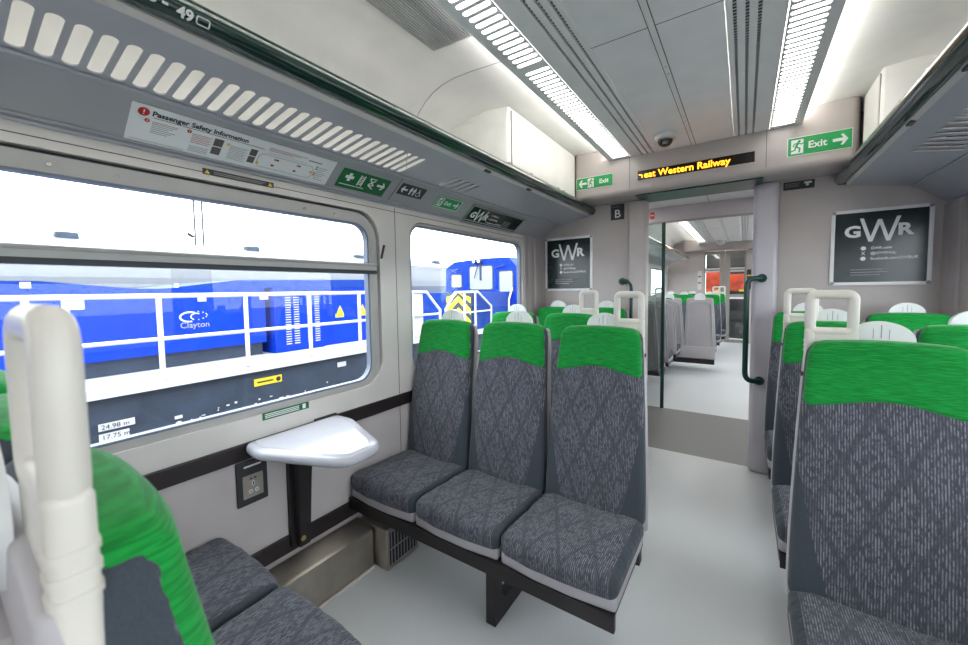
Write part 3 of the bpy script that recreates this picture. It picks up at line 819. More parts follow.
# stickers on the window surround
FL = frame((-X0, 0, 0), (0, 1, 0), (0, 0, 1))
f = FL @ Matrix.Translation((.603, 1.772, 0))
t = sign('window_sticker', 'thin dark warning sticker with yellow triangles above the left window', 'sticker', (-X0, .84, 1.75))
link('sticker', fill([rect(0, .25, 0, .021)], [], .001, f @ Matrix.Translation((0, 0, .0015))), M['ink'], t)
each('triangle', [[(x, .004), (x + .017, .004), (x + .0085, .018)] for x in (.006, .227)], 'yellow', t, f, .0016)
put('small_print', [rect(.035, .215, .012, .0145), rect(.035, .205, .006, .0085)], 'inkgrey', t, f, .0016)
f = FL @ Matrix.Translation((.765, .832, 0))
t = sign('window_sticker', 'small green sticker with white print below the left window above the table', 'sticker', (-X0, .85, .83))
link('sticker', fill([rect(0, .20, 0, .030)], [], .001, f @ Matrix.Translation((0, 0, .0015))), M['firstgreen'], t)
put('small_print', [rect(.010, .155, .006 + i * .007, .0095 + i * .007) for i in range(3)] + [rect(.17, .185, .005, .025)], 'paper', t, f, .0016)

# power sockets on the wall
def socket(y, z, label):
    t = sign('power_socket', label, 'power socket', (-X0, y + .055, z))
    f = FL @ Matrix.Translation((y, z, 0))
    rbox('socket_box', (-1.2899, -1.278, y, y + .115, z, z + .175), .005, M['charcoal'], t, (2, 2, 2), 2)
    f2 = f @ Matrix.Translation((0, 0, .012))
    link('face_plate', fill([rrect(.020, .095, .028, .118, .003)], [], .002, f2 @ Matrix.Translation((0, 0, .0025))), M['steel'], t)
    each('socket_hole', [rrect(.052, .063, .074, .092, .004, 3), circ(.047, .053, .008, 10), circ(.070, .053, .008, 10)], 'white', t, f2, .0026, .0008)
    each('pin_hole', [rect(.0550, .0600, .077, .089), rect(.044, .050, .0515, .0545), rect(.067, .073, .0515, .0545), rect(.045, .054, .100, .106), rect(.060, .070, .100, .106)], 'ink', t, f2, .0035, .0006)
    put('label_plate', [rect(.004, .111, .132, .170)], 'ink', t, f2, .0003, .0012)
    put('small_print', [rect(.026, .090, .150, .157)], 'white', t, f2, .0016)
socket(.655, .520, 'black framed power socket on the wall before the table')
socket(.985, .600, 'dark power socket half hidden under the white table')
# ------------------------------------------------------------------ seats
# seat-local frame: x across, sitter faces -y, cushion front edge at y=0
ZT = 1.183
def back_y(z):                      # front face of the backrest
    q = (z - .40) / (ZT - .40)
    return .405 + .118 * q + .018 * math.sin(q * PI * 1.0) * -1 - .012 * max(0, (q - .78) / .22) ** 2
def half_w(z):
    q = max(0, min(1, (z - .40) / (ZT - .40)))
    return .212 - .040 * q ** 1.6
def bfn(W, grow, top):
    def fn(x, y, z):
        u = x / W
        hw = half_w(z) + grow
        q = (z - .40) / (ZT - .40)
        crown = .010 * (1 - u * u)
        corner = -.020 * max(0, abs(u) - .80) ** 2 / .04 * max(0, (q - .93) / .07)
        yy = back_y(z) + y
        if y < .03: yy -= .020 * (1 - u * u) * (1 - q * .35)         # padded front
        zz = z + (corner if top else 0)
        zz -= .012 * max(0, (q - .9) / .1) * u * u if top else 0
        return (u * hw, yy, zz)
    return fn
def mk(geo, name, smooth=60):
    mb = MB(); mb.add(*geo); me = fixn(mesh(name, mb.v, mb.f))
    me.polygons.foreach_set('use_smooth', [True] * len(me.polygons)); me.set_sharp_from_angle(angle=math.radians(smooth)); return me
W0 = .212
def wob(p, a, s, seed=0): return a * noise.noise(Vector(p) * s + Vector((seed, seed * 1.7, 3)))
def backbody(x, y, z):
    v = Vector(bfn(W0, 0, True)(x, y, z))
    if y < .02: v.y += wob(v, .004, 9)
    return v
me_back = mk(rbox_geo(-W0, W0, 0, .062, .405, ZT - .004, .024, (14, 2, 22), 4, backbody), 'backrest')
def hump(u): return .990 + .018 * math.cos(u * PI * .95)
def headfn(x, y, z):
    zl = 1.02; u = x / W0
    k = 1 - (z - zl) / (ZT - zl)
    z2 = z + k * (hump(u) - zl)
    v = Vector(bfn(W0, -.0018, True)(x, y, z2)); 
    if y < .02: v.y += wob(v, .004, 9)
    return v
me_head = mk(rbox_geo(-W0, W0, -.0045, .058, 1.02, ZT, .022, (18, 2, 8), 4, headfn), 'headrest_cover')
def shellfn(x, y, z):
    u = x / .216; q = (z - .36) / (ZT - .37)
    hw = half_w(z) + .002
    return (u * hw, back_y(z) + y - (.014 * max(0, q - .9) / .1), z - .02 * max(0, (q - .93) / .07) * u * u)
me_shell = mk(rbox_geo(-.216, .216, .063, .088, .36, ZT - .012, .011, (8, 1, 14), 3, shellfn), 'back_shell')
# raised arch moulded on the rear of the shell
mb = MB(); arch = []
for side in (1, -1):
    pts = [(.150 + .03 * (1 - (z - .40) / .7), z) for z in (.40, .55, .7, .85, .98, 1.06)]
    arch += [(side * x, z) for x, z in (pts if side == 1 else pts[::-1])] if side == 1 else [(.10, 1.10), (-.10, 1.10)] + [(-x, z) for x, z in pts[::-1]]
mb.tube([(x, back_y(z) + .090, z) for x, z in arch], .010, 8)
me_arch = fixn(mesh('shell_rib', mb.v, mb.f))
# white segment on the rear of the headrest
seg = [(.073 * math.cos(a), .056 * math.sin(a)) for a in [PI * i / 18 for i in range(19)]]
f = frame((0, back_y(ZT) + .070, ZT - .004), (1, 0, 0), (0, 0, 1))
me_disc = fill([[(x * 1.0, y) for x, y in seg] + [(-.073, -.05), (.073, -.05)]], [], .022, f)
mb = MB(); mb.box(-.0012, .0012, back_y(ZT) + .0692, back_y(ZT) + .0701, ZT + .002, ZT + .042); mb.box(-.018, -.0165, back_y(ZT) + .0692, back_y(ZT) + .0701, ZT + .0, ZT + .030); mb.box(.0165, .018, back_y(ZT) + .0692, back_y(ZT) + .0701, ZT, ZT + .030)
me_slot = fixn(mesh('seam', mb.v, mb.f))
# cushion
def cushfn(x, y, z):
    u = x / .2135; v = y / .43; top = (z - .37) / .085
    zz = z
    if z > .385: zz += .016 * (1 - u ** 4) * (1 - abs(2 * v - 1) ** 3) * top + .012 * (v < .5) * (1 - v * 2) ** 2 * 0 - .018 * v * top
    w = Vector((x, y, zz))
    if top > .3:
        w.z += wob((x * 1.0, y, 0), .008, 11, 2) + wob((x + y * .5, y * .6, 0), .004, 32, 7)
    w.y += wob((x, 0, z), .005, 14, 5) if y < .02 else 0
    w.y += .018 * u * u * (y < .2) * (1 - y / .2)
    return w
me_cush = [mk(rbox_geo(-.2135, .2135, 0, .43, .370, .455, .032, (20, 20, 3), 5, cushfn), 'seat_cushion', 70)]
me_pan = mk(rbox_geo(-.209, .209, .010, .42, .338, .384, .012, (3, 3, 1), 3, lambda x, y, z: (x, y + .016 * (x / .21) ** 2 * (y < .2), z)), 'cushion_pan')
# grab handle (loop with grooved post)
def handle_mesh():
    pts = []
    for x, z, a0 in ((.034, .124, 0), (-.034, .124, 90), (-.034, .040, 180), (.034, .040, 270)):
        for i in range(6):
            a = math.radians(a0 + 90 * i / 5); pts.append((x + .016 * math.cos(a), 0, z + .016 * math.sin(a)))
    mb = MB(); mb.tube(pts, .0125, 16, closed=True, flat=1.12)
    vs, fs = rbox_geo(.037, .0635, -.0125, .0125, -.155, .035, .009, (1, 1, 4), 3)
    mb.add(vs, fs)
    vs, fs = rbox_geo(-.0625, .05, -.0105, .0105, -.035, .030, .008, (1, 1, 1), 3); mb.add(vs, fs)
    for k in range(3):
        z = -.004 - k * .015
        ring = rrect(.0358, .0647, -.0137, .0137, .009, 4); mb.loft([[(x, y, z - .0045) for x, y in ring], [(x, y, z + .0005) for x, y in ring]])
    me = fixn(mesh('grab_handle', mb.v, mb.f)); me.polygons.foreach_set('use_smooth', [True] * len(me.polygons)); me.set_sharp_from_angle(angle=math.radians(50)); return me
me_handle = handle_mesh()
mb = MB(); mb.tube([(.0640, .002, -.115), (.0685, .002, -.115)], .009, 16); me_bolt = fixn(mesh('bolt', mb.v, mb.f))
def leg_mesh():
    mb = MB()
    ring = lambda x: [(x, .100, .31), (x, .095, .0), (x, .175, .0), (x, .46, .0), (x, .46, .31)]
    inner = lambda x: [(x, .150, .27), (x, .152, .085), (x, .175, .075), (x, .40, .065), (x, .40, .27)]
    n = 5
    vs = ring(-.022) + inner(-.022) + ring(.022) + inner(.022)
    fs = []
    for k in range(n):
        k2 = (k + 1) % n
        fs += [(k, k2, n + k2, n + k), (2 * n + k, 3 * n + k, 3 * n + k2, 2 * n + k2), (k, 2 * n + k, 2 * n + k2, k2), (n + k, n + k2, 3 * n + k2, 3 * n + k)]
    mb.add(vs, fs); me = fixn(mesh('leg', mb.v, mb.f)); return me
me_leg = leg_mesh()
mb = MB(); mb.tube([(-.030, .33, .075), (.030, .33, .075)], .012, 12); mb.tube([(.0, .30, .075), (.0, .36, .085)], .012, 10); me_pin = fixn(mesh('fixing', mb.v, mb.f))
for me_, k_ in ((me_back, 'back'), (me_head, 'green'), (me_shell, 'shell'), (me_arch, 'shell'), (me_disc, 'disc'), (me_slot, 'inkgrey'), (me_pan, 'pan'), (me_handle, 'handle'), (me_bolt, 'ink'), (me_leg, 'frame'), (me_pin, 'chrome')) + tuple((c, 'cushion') for c in me_cush):
    me_.materials.append(M[k_])

def child(name, me, parent, loc=(0, 0, 0)):
    o = bpy.data.objects.new(name, me); C.objects.link(o); o.parent = parent; o.location = loc; return o
def bench(label, x0, n, y0, flip=False, aisle=1, handle=True, group=None, legs=(.5,), lite=False):
    """n seats between x0 and x0+n*.43; the front edge of the cushions at world y0"""
    W = .43 * n; cx = x0 + W / 2
    r = bpy.data.objects.new('bench_seat', None); C.objects.link(r); r.empty_display_size = .05
    r.location = (cx, y0, 0); r.rotation_euler = (0, 0, PI if flip else 0)
    tag(r, label, 'train seat', group or ('bench seats of the near saloon' if y0 < 4 else 'bench seats of the far saloon'))
    for i in range(n):
        x = -W / 2 + .215 + .43 * i
        c = child('seat_cushion', me_cush[0], r, (x, 0, 0)); child('cushion_pan', me_pan, c)
        b = child('backrest', me_back, r, (x, 0, 0)); child('headrest_cover', me_head, b)
        s = child('back_shell', me_shell, r, (x, 0, 0)); child('shell_rib', me_arch, s)
        d = child('headrest_panel', me_disc, r, (x, 0, 0)); child('seam', me_slot, d)
    mb = MB(); mb.box(-W / 2 + .01, W / 2 - .008, .012, .032, .285, .340); mb.box(-W / 2 + .01, W / 2 - .008, .36, .40, .285, .345)
    for i in range(n + 1):
        x = min(W / 2 - .03, max(-W / 2 + .02, -W / 2 + .43 * i)); mb.box(x - .012, x + .012, .032, .47, .30, .339)
    child('seat_frame', mk((mb.v, mb.f), 'seat_frame', 30), r).data.materials.append(M['frame'])
    for q in legs:
        l = child('leg', me_leg, r, (-W / 2 + W * q, 0, 0)); child('fixing', me_pin, l)
    if handle:
        a = aisle * (-1 if flip else 1)
        h = child('grab_handle', me_handle, r, (a * (W / 2 - .100), back_y(ZT) + .054, ZT - .006))
        if a < 0: h.scale = (-1, 1, 1)
        child('bolt', me_bolt, h)
    return r
bench('grey and green triple seat nearest the table, facing the camera', -1.283, 3, 1.135, legs=(.600,))
nb = bench('grey and green triple seat in the left foreground, seen from behind, facing away', -1.295, 3, .615, True, legs=(.5,))
for c in nb.children:
    if c.name.startswith('grab_handle'): c.location.z += .013
bench('pair of green topped seats directly behind the left triple seat, with ivory handle', -1.285, 2, 1.895, legs=(.7,))
bench('furthest pair of green topped seats on the left, against the partition below the left poster', -1.285, 2, 2.655, handle=False, legs=(.7,))
bench('nearest right pair of green and grey seats in the lower right corner', .436, 2, 1.025, aisle=-1, legs=(.4,))
bench('middle right pair of seats, behind the nearest right pair', .432, 2, 1.76, aisle=-1, legs=(.3,))
bench('furthest right pair of seats, below the right poster', .432, 2, 2.56, aisle=-1, handle=False, legs=(.2,))
# far saloon
G = 'far saloon seats facing away on the left'
bench('first grey shelled seat pair behind the glass screen, facing away', -1.285, 2, 5.30, True, handle=False, legs=(.85,)).location.x = -.92
bench('second grey shelled seat pair behind the glass screen, facing away', -1.285, 2, 5.96, True, legs=(.85,)).location.x = -.92
bench('third grey shelled seat pair behind the glass screen, facing away', -1.285, 2, 6.69, True, handle=False, legs=(.85,)).location.x = -.92
r = bench('grey shelled triple seat in the far saloon facing away, its back filling the doorway', -1.285, 3, 7.33, True, handle=False, legs=(.8,)); r.location.x = -.68
mb = MB(); mb.add(*rbox_geo(-.64, .64, .48, .505, .21, .40, .01, (2, 1, 1), 2)); child('shell_skirt', mk((mb.v, mb.f), 'shell_skirt', 40), r).data.materials.append(M['shell'])
mb = MB(); mb.box(-.63, .63, .40, .495, .13, .21); child('plinth', mk((mb.v, mb.f), 'plinth', 40), r).data.materials.append(M['frame'])
bench('far saloon triple seat with green tops showing above the grey shell', -1.285, 3, 7.93, legs=(.8,)).location.x = -.67
bench('last far saloon triple seat by the end door, facing the camera', -1.285, 3, 8.9, legs=(.8,)).location.x = -.62

# ------------------------------------------------------------------ table
t = thing('wall_table', 'white tapered table fixed to the wall under the left window', 'table', (-1.28, .885, .25))
tp = [(-1.277, .685), (-1.16, .668), (-.86, .775), (-.825, .805), (-.815, .84), (-.815, .925), (-.825, .965), (-.86, .995), (-1.16, 1.102), (-1.277, 1.098)]
def rnd(pts, r, n=5):
    out = []
    for i, p in enumerate(pts):
        a = Vector(pts[i - 1]); b = Vector(p); c = Vector(pts[(i + 1) % len(pts)])
        d1 = (a - b); d2 = (c - b); q = min(r, d1.length * .49, d2.length * .49); s_ = b + d1.normalized() * q; e = b + d2.normalized() * q
        for k in range(n + 1):
            u = k / n; out.append(s_ * (1 - u) ** 2 + b * 2 * u * (1 - u) + e * u * u)
    return out
tp = [(-1.277, .685), (-1.16, .668), (-.845, .785), (-.812, .83), (-.812, .935), (-.845, .985), (-1.16, 1.102), (-1.277, 1.098)]
tr = rnd(tp, .035)
cen = Vector((-1.05, .885))
def inset(d):
    n = len(tr); out = []
    for i, p in enumerate(tr):
        e = tr[(i + 1) % n] - tr[i - 1]; nn = Vector((-e.y, e.x)).normalized(); out.append(p + nn * d)
    return out
mb = MB(); mb.loft([[(p.x, p.y, z) for p in inset(d)] for d, z in ((.020, .732), (.008, .735), (.001, .742), (.0, .752), (.002, .761), (.007, .7675), (.013, .770))])
mb.build('tabletop', M['table'], t, smooth=40)
mb = MB(); ins = [(-1.262, .72), (-1.19, .70), (-.90, .80), (-.845, .84), (-.845, .93), (-.90, .965), (-1.19, 1.068), (-1.262, 1.05)]
a_ = rnd(ins, .012); mb.loft([[(p.x, p.y, z) for p in a_] for z in (.7695, .7712)])
mb.build('table_inlay', M['table'], t, smooth=30)
mb = MB()
mb.loft([[(-1.268, y0, z), (x1, y0, z), (x1, y1, z), (-1.268, y1, z)] for z, x1, y0, y1 in ((.262, -1.235, .868, .915), (.30, -1.230, .868, .915), (.55, -1.212, .866, .918), (.70, -1.196, .864, .920), (.735, -1.190, .862, .922))])
mb.box(-1.289, -1.266, .850, .930, .262, .735)
mb.build('bracket', M['frame'], t)
mb = MB(); mb.tube([(-1.236, .880, .30), (-1.226, .880, .30)], .011, 14); mb.build('bolt', M['brass'], t, smooth=40)

# ------------------------------------------------------------------ heater duct
t = thing('heater_duct', 'long metal heater duct along the floor under the table', 'duct', (-1.23, .4, 0))
ring = [(-1.279, .001), (-1.172, .001), (-1.168, .01), (-1.168, .165), (-1.172, .185), (-1.184, .195), (-1.279, .215)]
mb = MB(); mb.loft([[(x, y, z) for x, z in ring] for y in (YB + .02, 1.195)]); mb.build('duct_casing', M['steel'], t, smooth=30)
mb = MB(); mb.box(-1.166, -1.155, YB + .02, 1.19, 0.001, .010); mb.build('floor_seal', M['cream'], t)
t = thing('heater_box', 'small metal heater box with dark grille at the end of the duct', 'heater', (-1.17, 1.3, 0))
rbox('casing', (-1.278, -1.082, 1.205, 1.42, .001, .205), .006, M['steel'], t, (2, 2, 2), 2)
mb = MB(); mb.box(-1.0815, -1.0805, 1.222, 1.405, .02, .19); mb.build('grille', M['black'], t)
mb = MB()
for i in range(9): mb.box(-1.0803, -1.077, 1.230 + i * .0205, 1.234 + i * .0205, .02, .19)
for z in (.02, .10, .186): mb.box(-1.0803, -1.076, 1.222, 1.405, z, z + .005)
mb.build('grille_bar', M['inkgrey'], t)
t = thing('heater_duct', 'metal heater duct continuing under the triple seat', 'duct', (-1.23, 2.3, 0))
mb = MB(); mb.loft([[(x, y, z) for x, z in ring] for y in (1.43, 3.33)]); mb.build('duct_casing', M['steel'], t, smooth=30)

# ------------------------------------------------------------------ poles and rails
def arcpts(p, c, q, n=6):
    p, c, q = map(Vector, (p, c, q)); return [p * (1 - u) ** 2 + c * 2 * u * (1 - u) + q * u * u for u in [i / n for i in range(n + 1)]]
def grab(label, X, s, z0, z1, y):
    t = thing('grab_rail', label, 'handrail', (X, y, z0))
    xo = X + s * .085
    mb = MB(); mb.tube([Vector((X, y, z1))] + arcpts((X + s * .04, y - .03, z1), (xo, y - .04, z1), (xo, y - .04, z1 - .07)) + arcpts((xo, y - .04, z0 + .07), (xo, y - .04, z0), (X + s * .04, y - .03, z0)) + [Vector((X, y, z0))], .017, 16)
    mb.build('rail', M['greenpole'], t, smooth=40)
    for z in (z0, z1):
        mb = MB(); mb.tube([(X, y + .012, z), (X, y - .006, z)], .030, 20); mb.build('flange', M['greenpole'], t, smooth=40)
grab('dark green handrail on the pale pillar right of the doorway', .410, -1, .675, 1.395, 3.302)
grab('dark green handrail on the pillar left of the doorway, half hidden by seats', -.55, 1, .675, 1.395, 3.386)
t = thing('glass_screen', 'glass draught screen with dark green pole left beyond the doorway', 'screen', (-.85, YV, 0))
MB().tube([(-.425, YV, 0.001), (-.425, YV, 2.034)], .019, 18).build('pole', M['greenpole'], t, smooth=40)
mb = MB(); mb.box(-1.285, -.44, YV - .004, YV + .004, .35, 2.03); mb.build('pane', M['screen'], t)
mb = MB(); mb.tube([(-.44, YV, 1.27), (-.62, YV, 1.27)] , .009, 10); mb.tube([(-.62, YV - .02, .35), (-.62, YV - .02, 1.27)], .009, 10); mb.build('pane_rail', M['alu'], t, smooth=40)
t = thing('glass_screen', 'glass draught screen on the right beyond the doorway', 'screen', (.85, YV, 0))
MB().tube([(.425, YV, 0.001), (.425, YV, 2.034)], .019, 18).build('pole', M['greenpole'], t, smooth=40)
mb = MB(); mb.box(.44, 1.285, YV - .004, YV + .004, .35, 2.03); mb.build('pane', M['screen'], t)

for x, lab in ((-.60, 'pale control panel left of the far end door'), (.385, 'yellow and dark sticker panel right of the far end door')):
    t = thing('door_control', lab, 'control panel', (x, YE, 1.3))
    mb = MB(); mb.box(x - .03, x + .05, YE - .012, YE - .0005, 1.25, 1.70); mb.build('panel', M['cream' if x < 0 else 'black'], t)
    for zb in (1.40, 1.55): MB().box(x - .02, x + .04, YE - .0135, YE - .0121, zb, zb + .03).build('button', M['charcoal' if x < 0 else 'yellow'], t)
t = thing('next_coach', 'orange glow of the next coach behind the far end door', 'train', (-.1, YE + .8, 0))
mb = MB(); mb.add(*rbox_geo(-.52, -.10, YE + .80, YE + .84, 1.05, 1.72, .02, (2, 1, 2), 2)); mb.build('end_panel', M['orange'], t)
mb = MB(); mb.add(*rbox_geo(.0, .30, YE + .80, YE + .84, 1.2, 1.62, .02, (2, 1, 2), 2)); mb.build('end_panel', M['orange'], t)
o = bpy.data.lights.new('end_panel_fill_light', 'POINT'); o.energy = 6; o.shadow_soft_size = .1; o.color = (1, .55, .35)  # unseen warm point light brightening the orange panels
lo = bpy.data.objects.new('end_panel_fill_light', o); C.objects.link(lo); lo.location = (-.1, YE + .45, 1.95); lo['label'] = 'unseen warm light on the orange panels beyond the far door'; lo['category'] = 'lamp'
# ------------------------------------------------------------------ outside the windows
XR = -4.0                      # near railing of the locomotives
def outline(pts, r, mb, n=8): mb.tube(pts, r, n)
t = thing('locomotive', 'long blue works locomotive body with white railings outside the left window', 'locomotive', (-5.2, 1.2, -1.1))
mb = MB(); mb.box(-5.9, -4.55, -4.0, 2.42, .74, 1.40)
mb.build('engine_hood', M['blue'], t)
mb = MB(); mb.box(-5.9, -4.62, -4.0, 2.40, .586, .74); mb.build('hood_base', M['under'], t)
mb = MB(); mb.box(-5.9, -4.50, 2.50, 3.18, .586, 1.42); mb.build('cooler_box', M['blue'], t)
mb = MB(); mb.box(-5.9, -4.56, 3.20, 4.75, .586, 1.44); mb.build('engine_hood', M['blue'], t)
mb = MB()
for y0 in (2.64, 2.75, 2.93, 3.04):
    for k in range(22): mb.box(-4.50, -4.494, y0, y0 + .07, .68 + k * .031, .69 + k * .031)
mb.build('louvre', M['locowhite'], t)
mb = MB(); mb.box(-5.9, -4.55, -4.0, .6, 1.40, 1.47)
mb.loft([[(-5.9, .6, 1.40), (-4.55, .6, 1.40), (-4.55, .6, 1.47), (-5.9, .6, 1.47)], [(-5.9, 1.2, 1.40), (-4.55, 1.2, 1.40), (-4.55, 1.2, 1.402), (-5.9, 1.2, 1.402)]])
mb.loft([[(-5.9, 1.45, 1.40), (-4.55, 1.45, 1.40), (-4.55, 1.45, 1.402), (-5.9, 1.45, 1.402)], [(-5.9, 2.1, 1.40), (-4.55, 2.1, 1.40), (-4.55, 2.1, 1.49), (-5.9, 2.1, 1.49)], [(-5.9, 4.7, 1.40), (-4.55, 4.7, 1.40), (-4.55, 4.7, 1.53), (-5.9, 4.7, 1.53)]])
mb.build('hood_top', M['blue2'], t)
mb = MB(); mb.box(-6.3, -4.0, -4.0, 5.1, .50, .585); mb.build('walkway_beam', M['locowhite'], t)
mb = MB(); mb.box(-6.2, -4.06, -4.0, 5.1, -.45, .499); mb.build('underframe', M['under'], t)
posts = [-1.7, -.98, -.26, .46, .66, 1.23, 1.95, 2.66, 3.38, 4.10, 4.40]
for y in posts: MB().tube([(XR, y, .58), (XR, y, 1.335)], .022, 8).build('railing_post', M['locowhite'], t, smooth=40)
mb = MB(); mb.tube([(XR, -4, 1.345), (XR, 4.2, 1.32), (XR, 4.72, 1.31), (XR, 5.05, 1.0)], .022, 8); mb.tube([(XR, -4, .955), (XR, 5.05, .94)], .018, 8); mb.tube([(XR, 5.05, 1.02), (XR, 5.05, .58)], .022, 8)
mb.build('handrail', M['locowhite'], t, smooth=40)
f = frame((XR - .055, 0, 0), (0, 1, 0), (0, 0, 1))
put('yellow_label', [rect(2.02, 2.32, .33, .41)], 'yellow', t, f, .0, .004)
put('emblem', [circ(2.28, .37, .026, 14)] + [rect(2.05, 2.22, .362, .378)], 'ink', t, f, .0045, .004)
put('lettering', [], 'white', t, f, .0, .004) if False else None
mb = MB()
for i, s_ in enumerate(('24.98 m T', '17.75 m', '6.05 m')):
    mb.me(fill([rect(.80, 1.03 - .04 * (i > 0), .225 - i * .085, .285 - i * .085)], [], .004, f @ Matrix.Translation((0, 0, .006))))
mb.build('white_label', M['locowhite'], t)
mb = MB()
for i, s_ in enumerate(('24.98 m', '17.75 m', '6.05 m')): mb.me(text_me(s_, .055, f, .815, .236 - i * .085, .0085))
mb.build('lettering', M['ink'], t)
each('white_disc', [circ(1.34, .13, .028, 14), circ(1.34, .05, .028, 14)] + [rect(1.31, 1.37, .18, .21), rect(1.31, 1.37, -.04, -.01)], 'locowhite', t, f, .0, .004)
random.seed(8)
each('chalk_mark', [rect(y, y + random.uniform(.01, .03), z, z + random.uniform(.008, .02)) for y, z in [(random.uniform(1.2, 3.6), random.uniform(.0, .2)) for _ in range(26)]] + [rect(2.28, 2.33, .10, .15), rect(2.36, 2.39, .11, .15), rect(3.05, 3.18, .36, .42)], 'locowhite', t, f, .0, .004)
f = frame((-4.55, 0, 0), (0, 1, 0), (0, 0, 1))
sw = stroke([(1.64 + .085 * math.cos(a), 1.10 + .05 * math.sin(a)) for a in [math.radians(q) for q in range(60, 290, 20)]], .016) + stroke([(1.70 + .05 * math.cos(a), 1.10 + .035 * math.sin(a)) for a in [math.radians(q) for q in range(60, 250, 20)]], .010) + [circ(1.64 + .16 * math.cos(a), 1.11 + .05 * math.sin(a), .006, 8) for a in [math.radians(q) for q in range(-60, 80, 20)]]
put('emblem', sw, 'locowhite', t, f, .0, .004)
link('lettering', text_me('Clayton', .085, f, 1.55, .985, .004, bold=.001), M['inkgrey'], t)
each('white_label', [rect(.72, .86, 1.22, 1.31), rect(1.72, 1.80, 1.26, 1.32), rect(2.36, 2.46, 1.26, 1.34), rect(.50, .56, 1.41, 1.46), rect(1.52, 1.56, 1.41, 1.45)], 'locowhite', t, f, .0, .004)
f2 = frame((-4.56, 0, 0), (0, 1, 0), (0, 0, 1))
each('yellow_triangle', [[(y, 1.02), (y + .12, 1.02), (y + .06, 1.14)] for y in (3.42, 3.82)] + [rect(3.40, 3.54, .97, 1.02), rect(3.80, 3.94, .97, 1.02)], 'yellow', t, f2, .0, .004)

t = thing('locomotive', 'blue locomotive cab with yellow chevron nose seen through the second window', 'locomotive', (-5.0, 6.8, -1.1))
mb = MB(); ring = [(-5.97, .551), (-3.92, .551), (-3.92, 1.84), (-4.12, 2.06), (-4.85, 2.07), (-5.68, 2.02), (-5.95, 1.86)]
mb.loft([[(x, y, z) for x, z in ring] for y in (7.6, 10.4)]); mb.build('cab', M['blue'], t)
f = frame((.10, 7.6, 0), (1, 0, 0), (0, 0, 1))
wins = [rrect(-5.86, -5.56, 1.40, 1.70, .04), rrect(-5.30, -4.66, 1.34, 1.88, .05), rrect(-4.46, -4.12, 1.27, 1.74, .04)]
link('cab_window', fill(wins, [], .01, f @ Matrix.Translation((0, 0, .012))), M['cabglass'], t)
link('window_rubber', fill([rrect(-5.89, -5.53, 1.37, 1.73, .05), rrect(-5.33, -4.63, 1.31, 1.91, .06), rrect(-4.49, -4.09, 1.24, 1.77, .05)], wins, .01, f @ Matrix.Translation((0, 0, .013))), M['under'], t)
mb = MB(); mb.box(-4.90, -4.86, 7.56, 7.59, 1.55, 2.0); 
for x in (-5.02, -4.88): mb.tube([(x, 7.50, 2.0), (x, 7.59, 2.0)], .055, 14)
mb.build('headlamp', M['under'], t)
mb = MB(); 
for x in (-5.02, -4.88): mb.tube([(x, 7.485, 2.0), (x, 7.499, 2.0)], .038, 14)
mb.build('lamp_lens', M['white'], t)
mb = MB(); mb.tube([(-5.75, 7.57, 1.78), (-5.5, 7.55, 1.84)], .015, 6); mb.tube([(-4.45, 7.57, 1.82), (-4.2, 7.55, 1.88)], .015, 6); mb.tube([(-4.95, 7.56, 1.9), (-5.05, 7.55, 1.6)], .01, 6); mb.build('wiper', M['under'], t)
mb = MB(); mb.box(-5.4, -4.06, 6.1, 7.599, .551, 1.28); mb.build('nose_hood', M['blue2'], t)
f = frame((.23, 6.1, 0), (1, 0, 0), (0, 0, 1))
link('nose_panel', fill([rect(-4.95, -4.30, .55, 1.29)], [], .02, f @ Matrix.Translation((0, 0, .02))), M['under'], t)
ch = []
for i in range(4):
    z = .50 + i * .23
    for sg in (-1, 1):
        q = [(-4.625, z + .26), (-4.625, z + .14), (-4.625 + sg * .30, z - .12), (-4.625 + sg * .30, z + .0)]
        q = [(x, min(1.28, max(.56, zz))) for x, zz in q]
        if len({round(a[1], 3) for a in q}) > 2: ch.append(q if sg < 0 else q[::-1])
put('chevron', ch, 'yellow', t, f, .021, .003)
mb = MB(); mb.box(-6.2, -4.0, 5.15, 10.4, .46, .55); mb.build('walkway_beam', M['locowhite'], t)
mb = MB(); mb.box(-6.1, -4.06, 5.15, 10.4, -.45, .459); mb.build('underframe', M['under'], t)
mb = MB(); mb.tube([(XR, 5.20, .55), (XR, 5.20, 1.0), (XR, 5.48, 1.295), (XR, 6.18, 1.295), (XR, 6.66, 1.0), (XR, 6.66, .55)], .022, 8); mb.tube([(XR, 5.20, .91), (XR, 6.66, .91)], .016, 8); mb.tube([(XR, 5.75, 1.31), (XR, 5.75, .55)], .02, 8); mb.tube([(XR, 6.1, 1.31), (XR, 6.1, .55)], .02, 8)
mb.tube([(XR + .02, 7.35, .75), (XR + .02, 7.35, 1.1), (XR + .02, 7.5, 1.36)], .02, 8)
mb.build('handrail', M['locowhite'], t, smooth=40)
mb = MB(); mb.box(-4.12, -4.03, 4.42, 4.66, .60, 1.28); mb.build('equipment_panel', M['locowhite'], t)

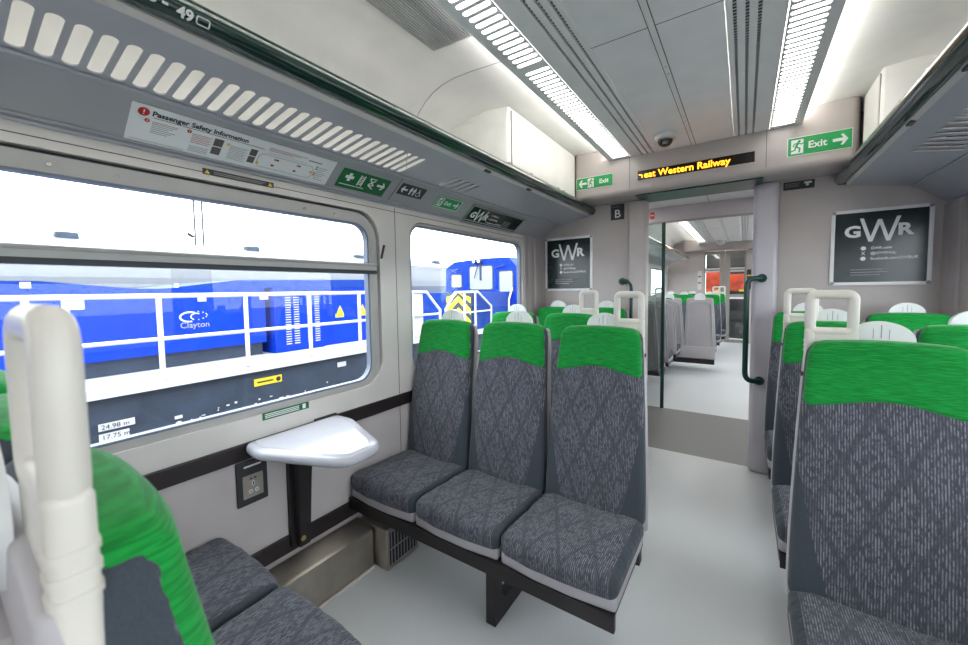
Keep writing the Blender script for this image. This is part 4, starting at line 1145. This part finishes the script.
t = thing('railway_coach', 'pale railway coach with white curved roof standing beyond the locomotives', 'railway coach', (-9.5, 3, -1.1))
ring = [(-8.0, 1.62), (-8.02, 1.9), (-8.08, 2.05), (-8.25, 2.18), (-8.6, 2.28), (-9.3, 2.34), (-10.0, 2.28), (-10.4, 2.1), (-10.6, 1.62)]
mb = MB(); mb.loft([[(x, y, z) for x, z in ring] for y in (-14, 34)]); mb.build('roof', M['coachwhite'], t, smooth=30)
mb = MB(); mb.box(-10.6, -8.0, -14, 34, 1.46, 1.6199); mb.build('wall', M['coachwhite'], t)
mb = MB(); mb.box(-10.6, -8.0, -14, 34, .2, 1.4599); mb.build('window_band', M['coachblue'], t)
mb = MB(); mb.box(-8.005, -7.98, -14, 34, 2.05, 2.065); mb.build('gutter', M['under'], t)
for y in (-6.0, 1.25, 4.0, 6.8, 10): rbox('roof_vent', (-8.62, -8.42, y + .04, y + .30, 2.20, 2.335), .03, M['under'], t)
t = thing('lattice_mast', 'thin lattice mast rising beyond the coach outside the left window', 'mast', (-14, 5.3, -1.1))
mb = MB()
for dy in (-.1, .12): mb.tube([(-14, 5.2 + dy, -1.1), (-14, 5.2 + dy, 6.8)], .028, 6)
for k in range(18): mb.tube([(-14, 5.1, 1.2 + k * .3), (-14, 5.32, 1.35 + k * .3)], .01, 5)
mb.build('lattice', M['ink'], t)
mb = MB(); mb.tube([(-14, 5.05, 3.1), (-14, 4.9, 3.2)], .05, 8); mb.build('floodlight', M['ink'], t)
mb = MB(); mb.box(-60, 60, -40, 60, -1.25, -1.1); o = mb.build('ground', M['ballast']); struct(o)

# ------------------------------------------------------------------ light and camera
w = bpy.data.worlds.new('World'); S.world = w; w.use_nodes = True
bg = w.node_tree.nodes['Background']; bg.inputs[0].default_value = (.93, .965, 1.0, 1); bg.inputs[1].default_value = 4.4

cam = bpy.data.cameras.new('camera'); co = bpy.data.objects.new('camera', cam); C.objects.link(co); S.camera = co
yaw, pitch, roll = math.radians(-33.97616), math.radians(-3.28886), math.radians(-.85108)
f = Vector((math.sin(yaw) * math.cos(pitch), math.cos(yaw) * math.cos(pitch), math.sin(pitch)))
r = Vector((math.cos(yaw), -math.sin(yaw), 0)); u = r.cross(f)
r2 = math.cos(roll) * r + math.sin(roll) * u; u2 = -math.sin(roll) * r + math.cos(roll) * u
m = Matrix((r2, u2, -f)).transposed().to_4x4(); m.translation = (.31, 0, 1.35); co.matrix_world = m
cam.sensor_width = 36; cam.lens = 36 * 386.08 / 968; cam.shift_y = -11.5 / 968; cam.clip_start = .02
cam.dof.use_dof = True; cam.dof.focus_distance = 2.2; cam.dof.aperture_fstop = 5.0
S.view_settings.view_transform = 'Standard'; S.view_settings.look = 'None'; S.view_settings.exposure = .62; S.view_settings.gamma = 1
GROUPS = dict(exit_sign='green exit signs', ceiling_light='ceiling lights', luggage_rack='luggage racks', framed_poster='framed posters on the partition', power_socket='wall power sockets',
              locomotive='locomotives on the next track', equipment_locker='lockers above the racks', dome_camera='ceiling camera domes', heater_duct='heater ducts along the left wall',
              grab_rail='handrails beside the doorway', glass_screen='draught screens beyond the doorway', door_control='panels beside the far door', window_sticker='stickers round the left window')
for o in ATS:
    k = o.name.split('.')[0]
    if k in GROUPS and o.get('label'): o['group'] = GROUPS[k]
for o in ATS:
    if 'at' in o: del o['at']
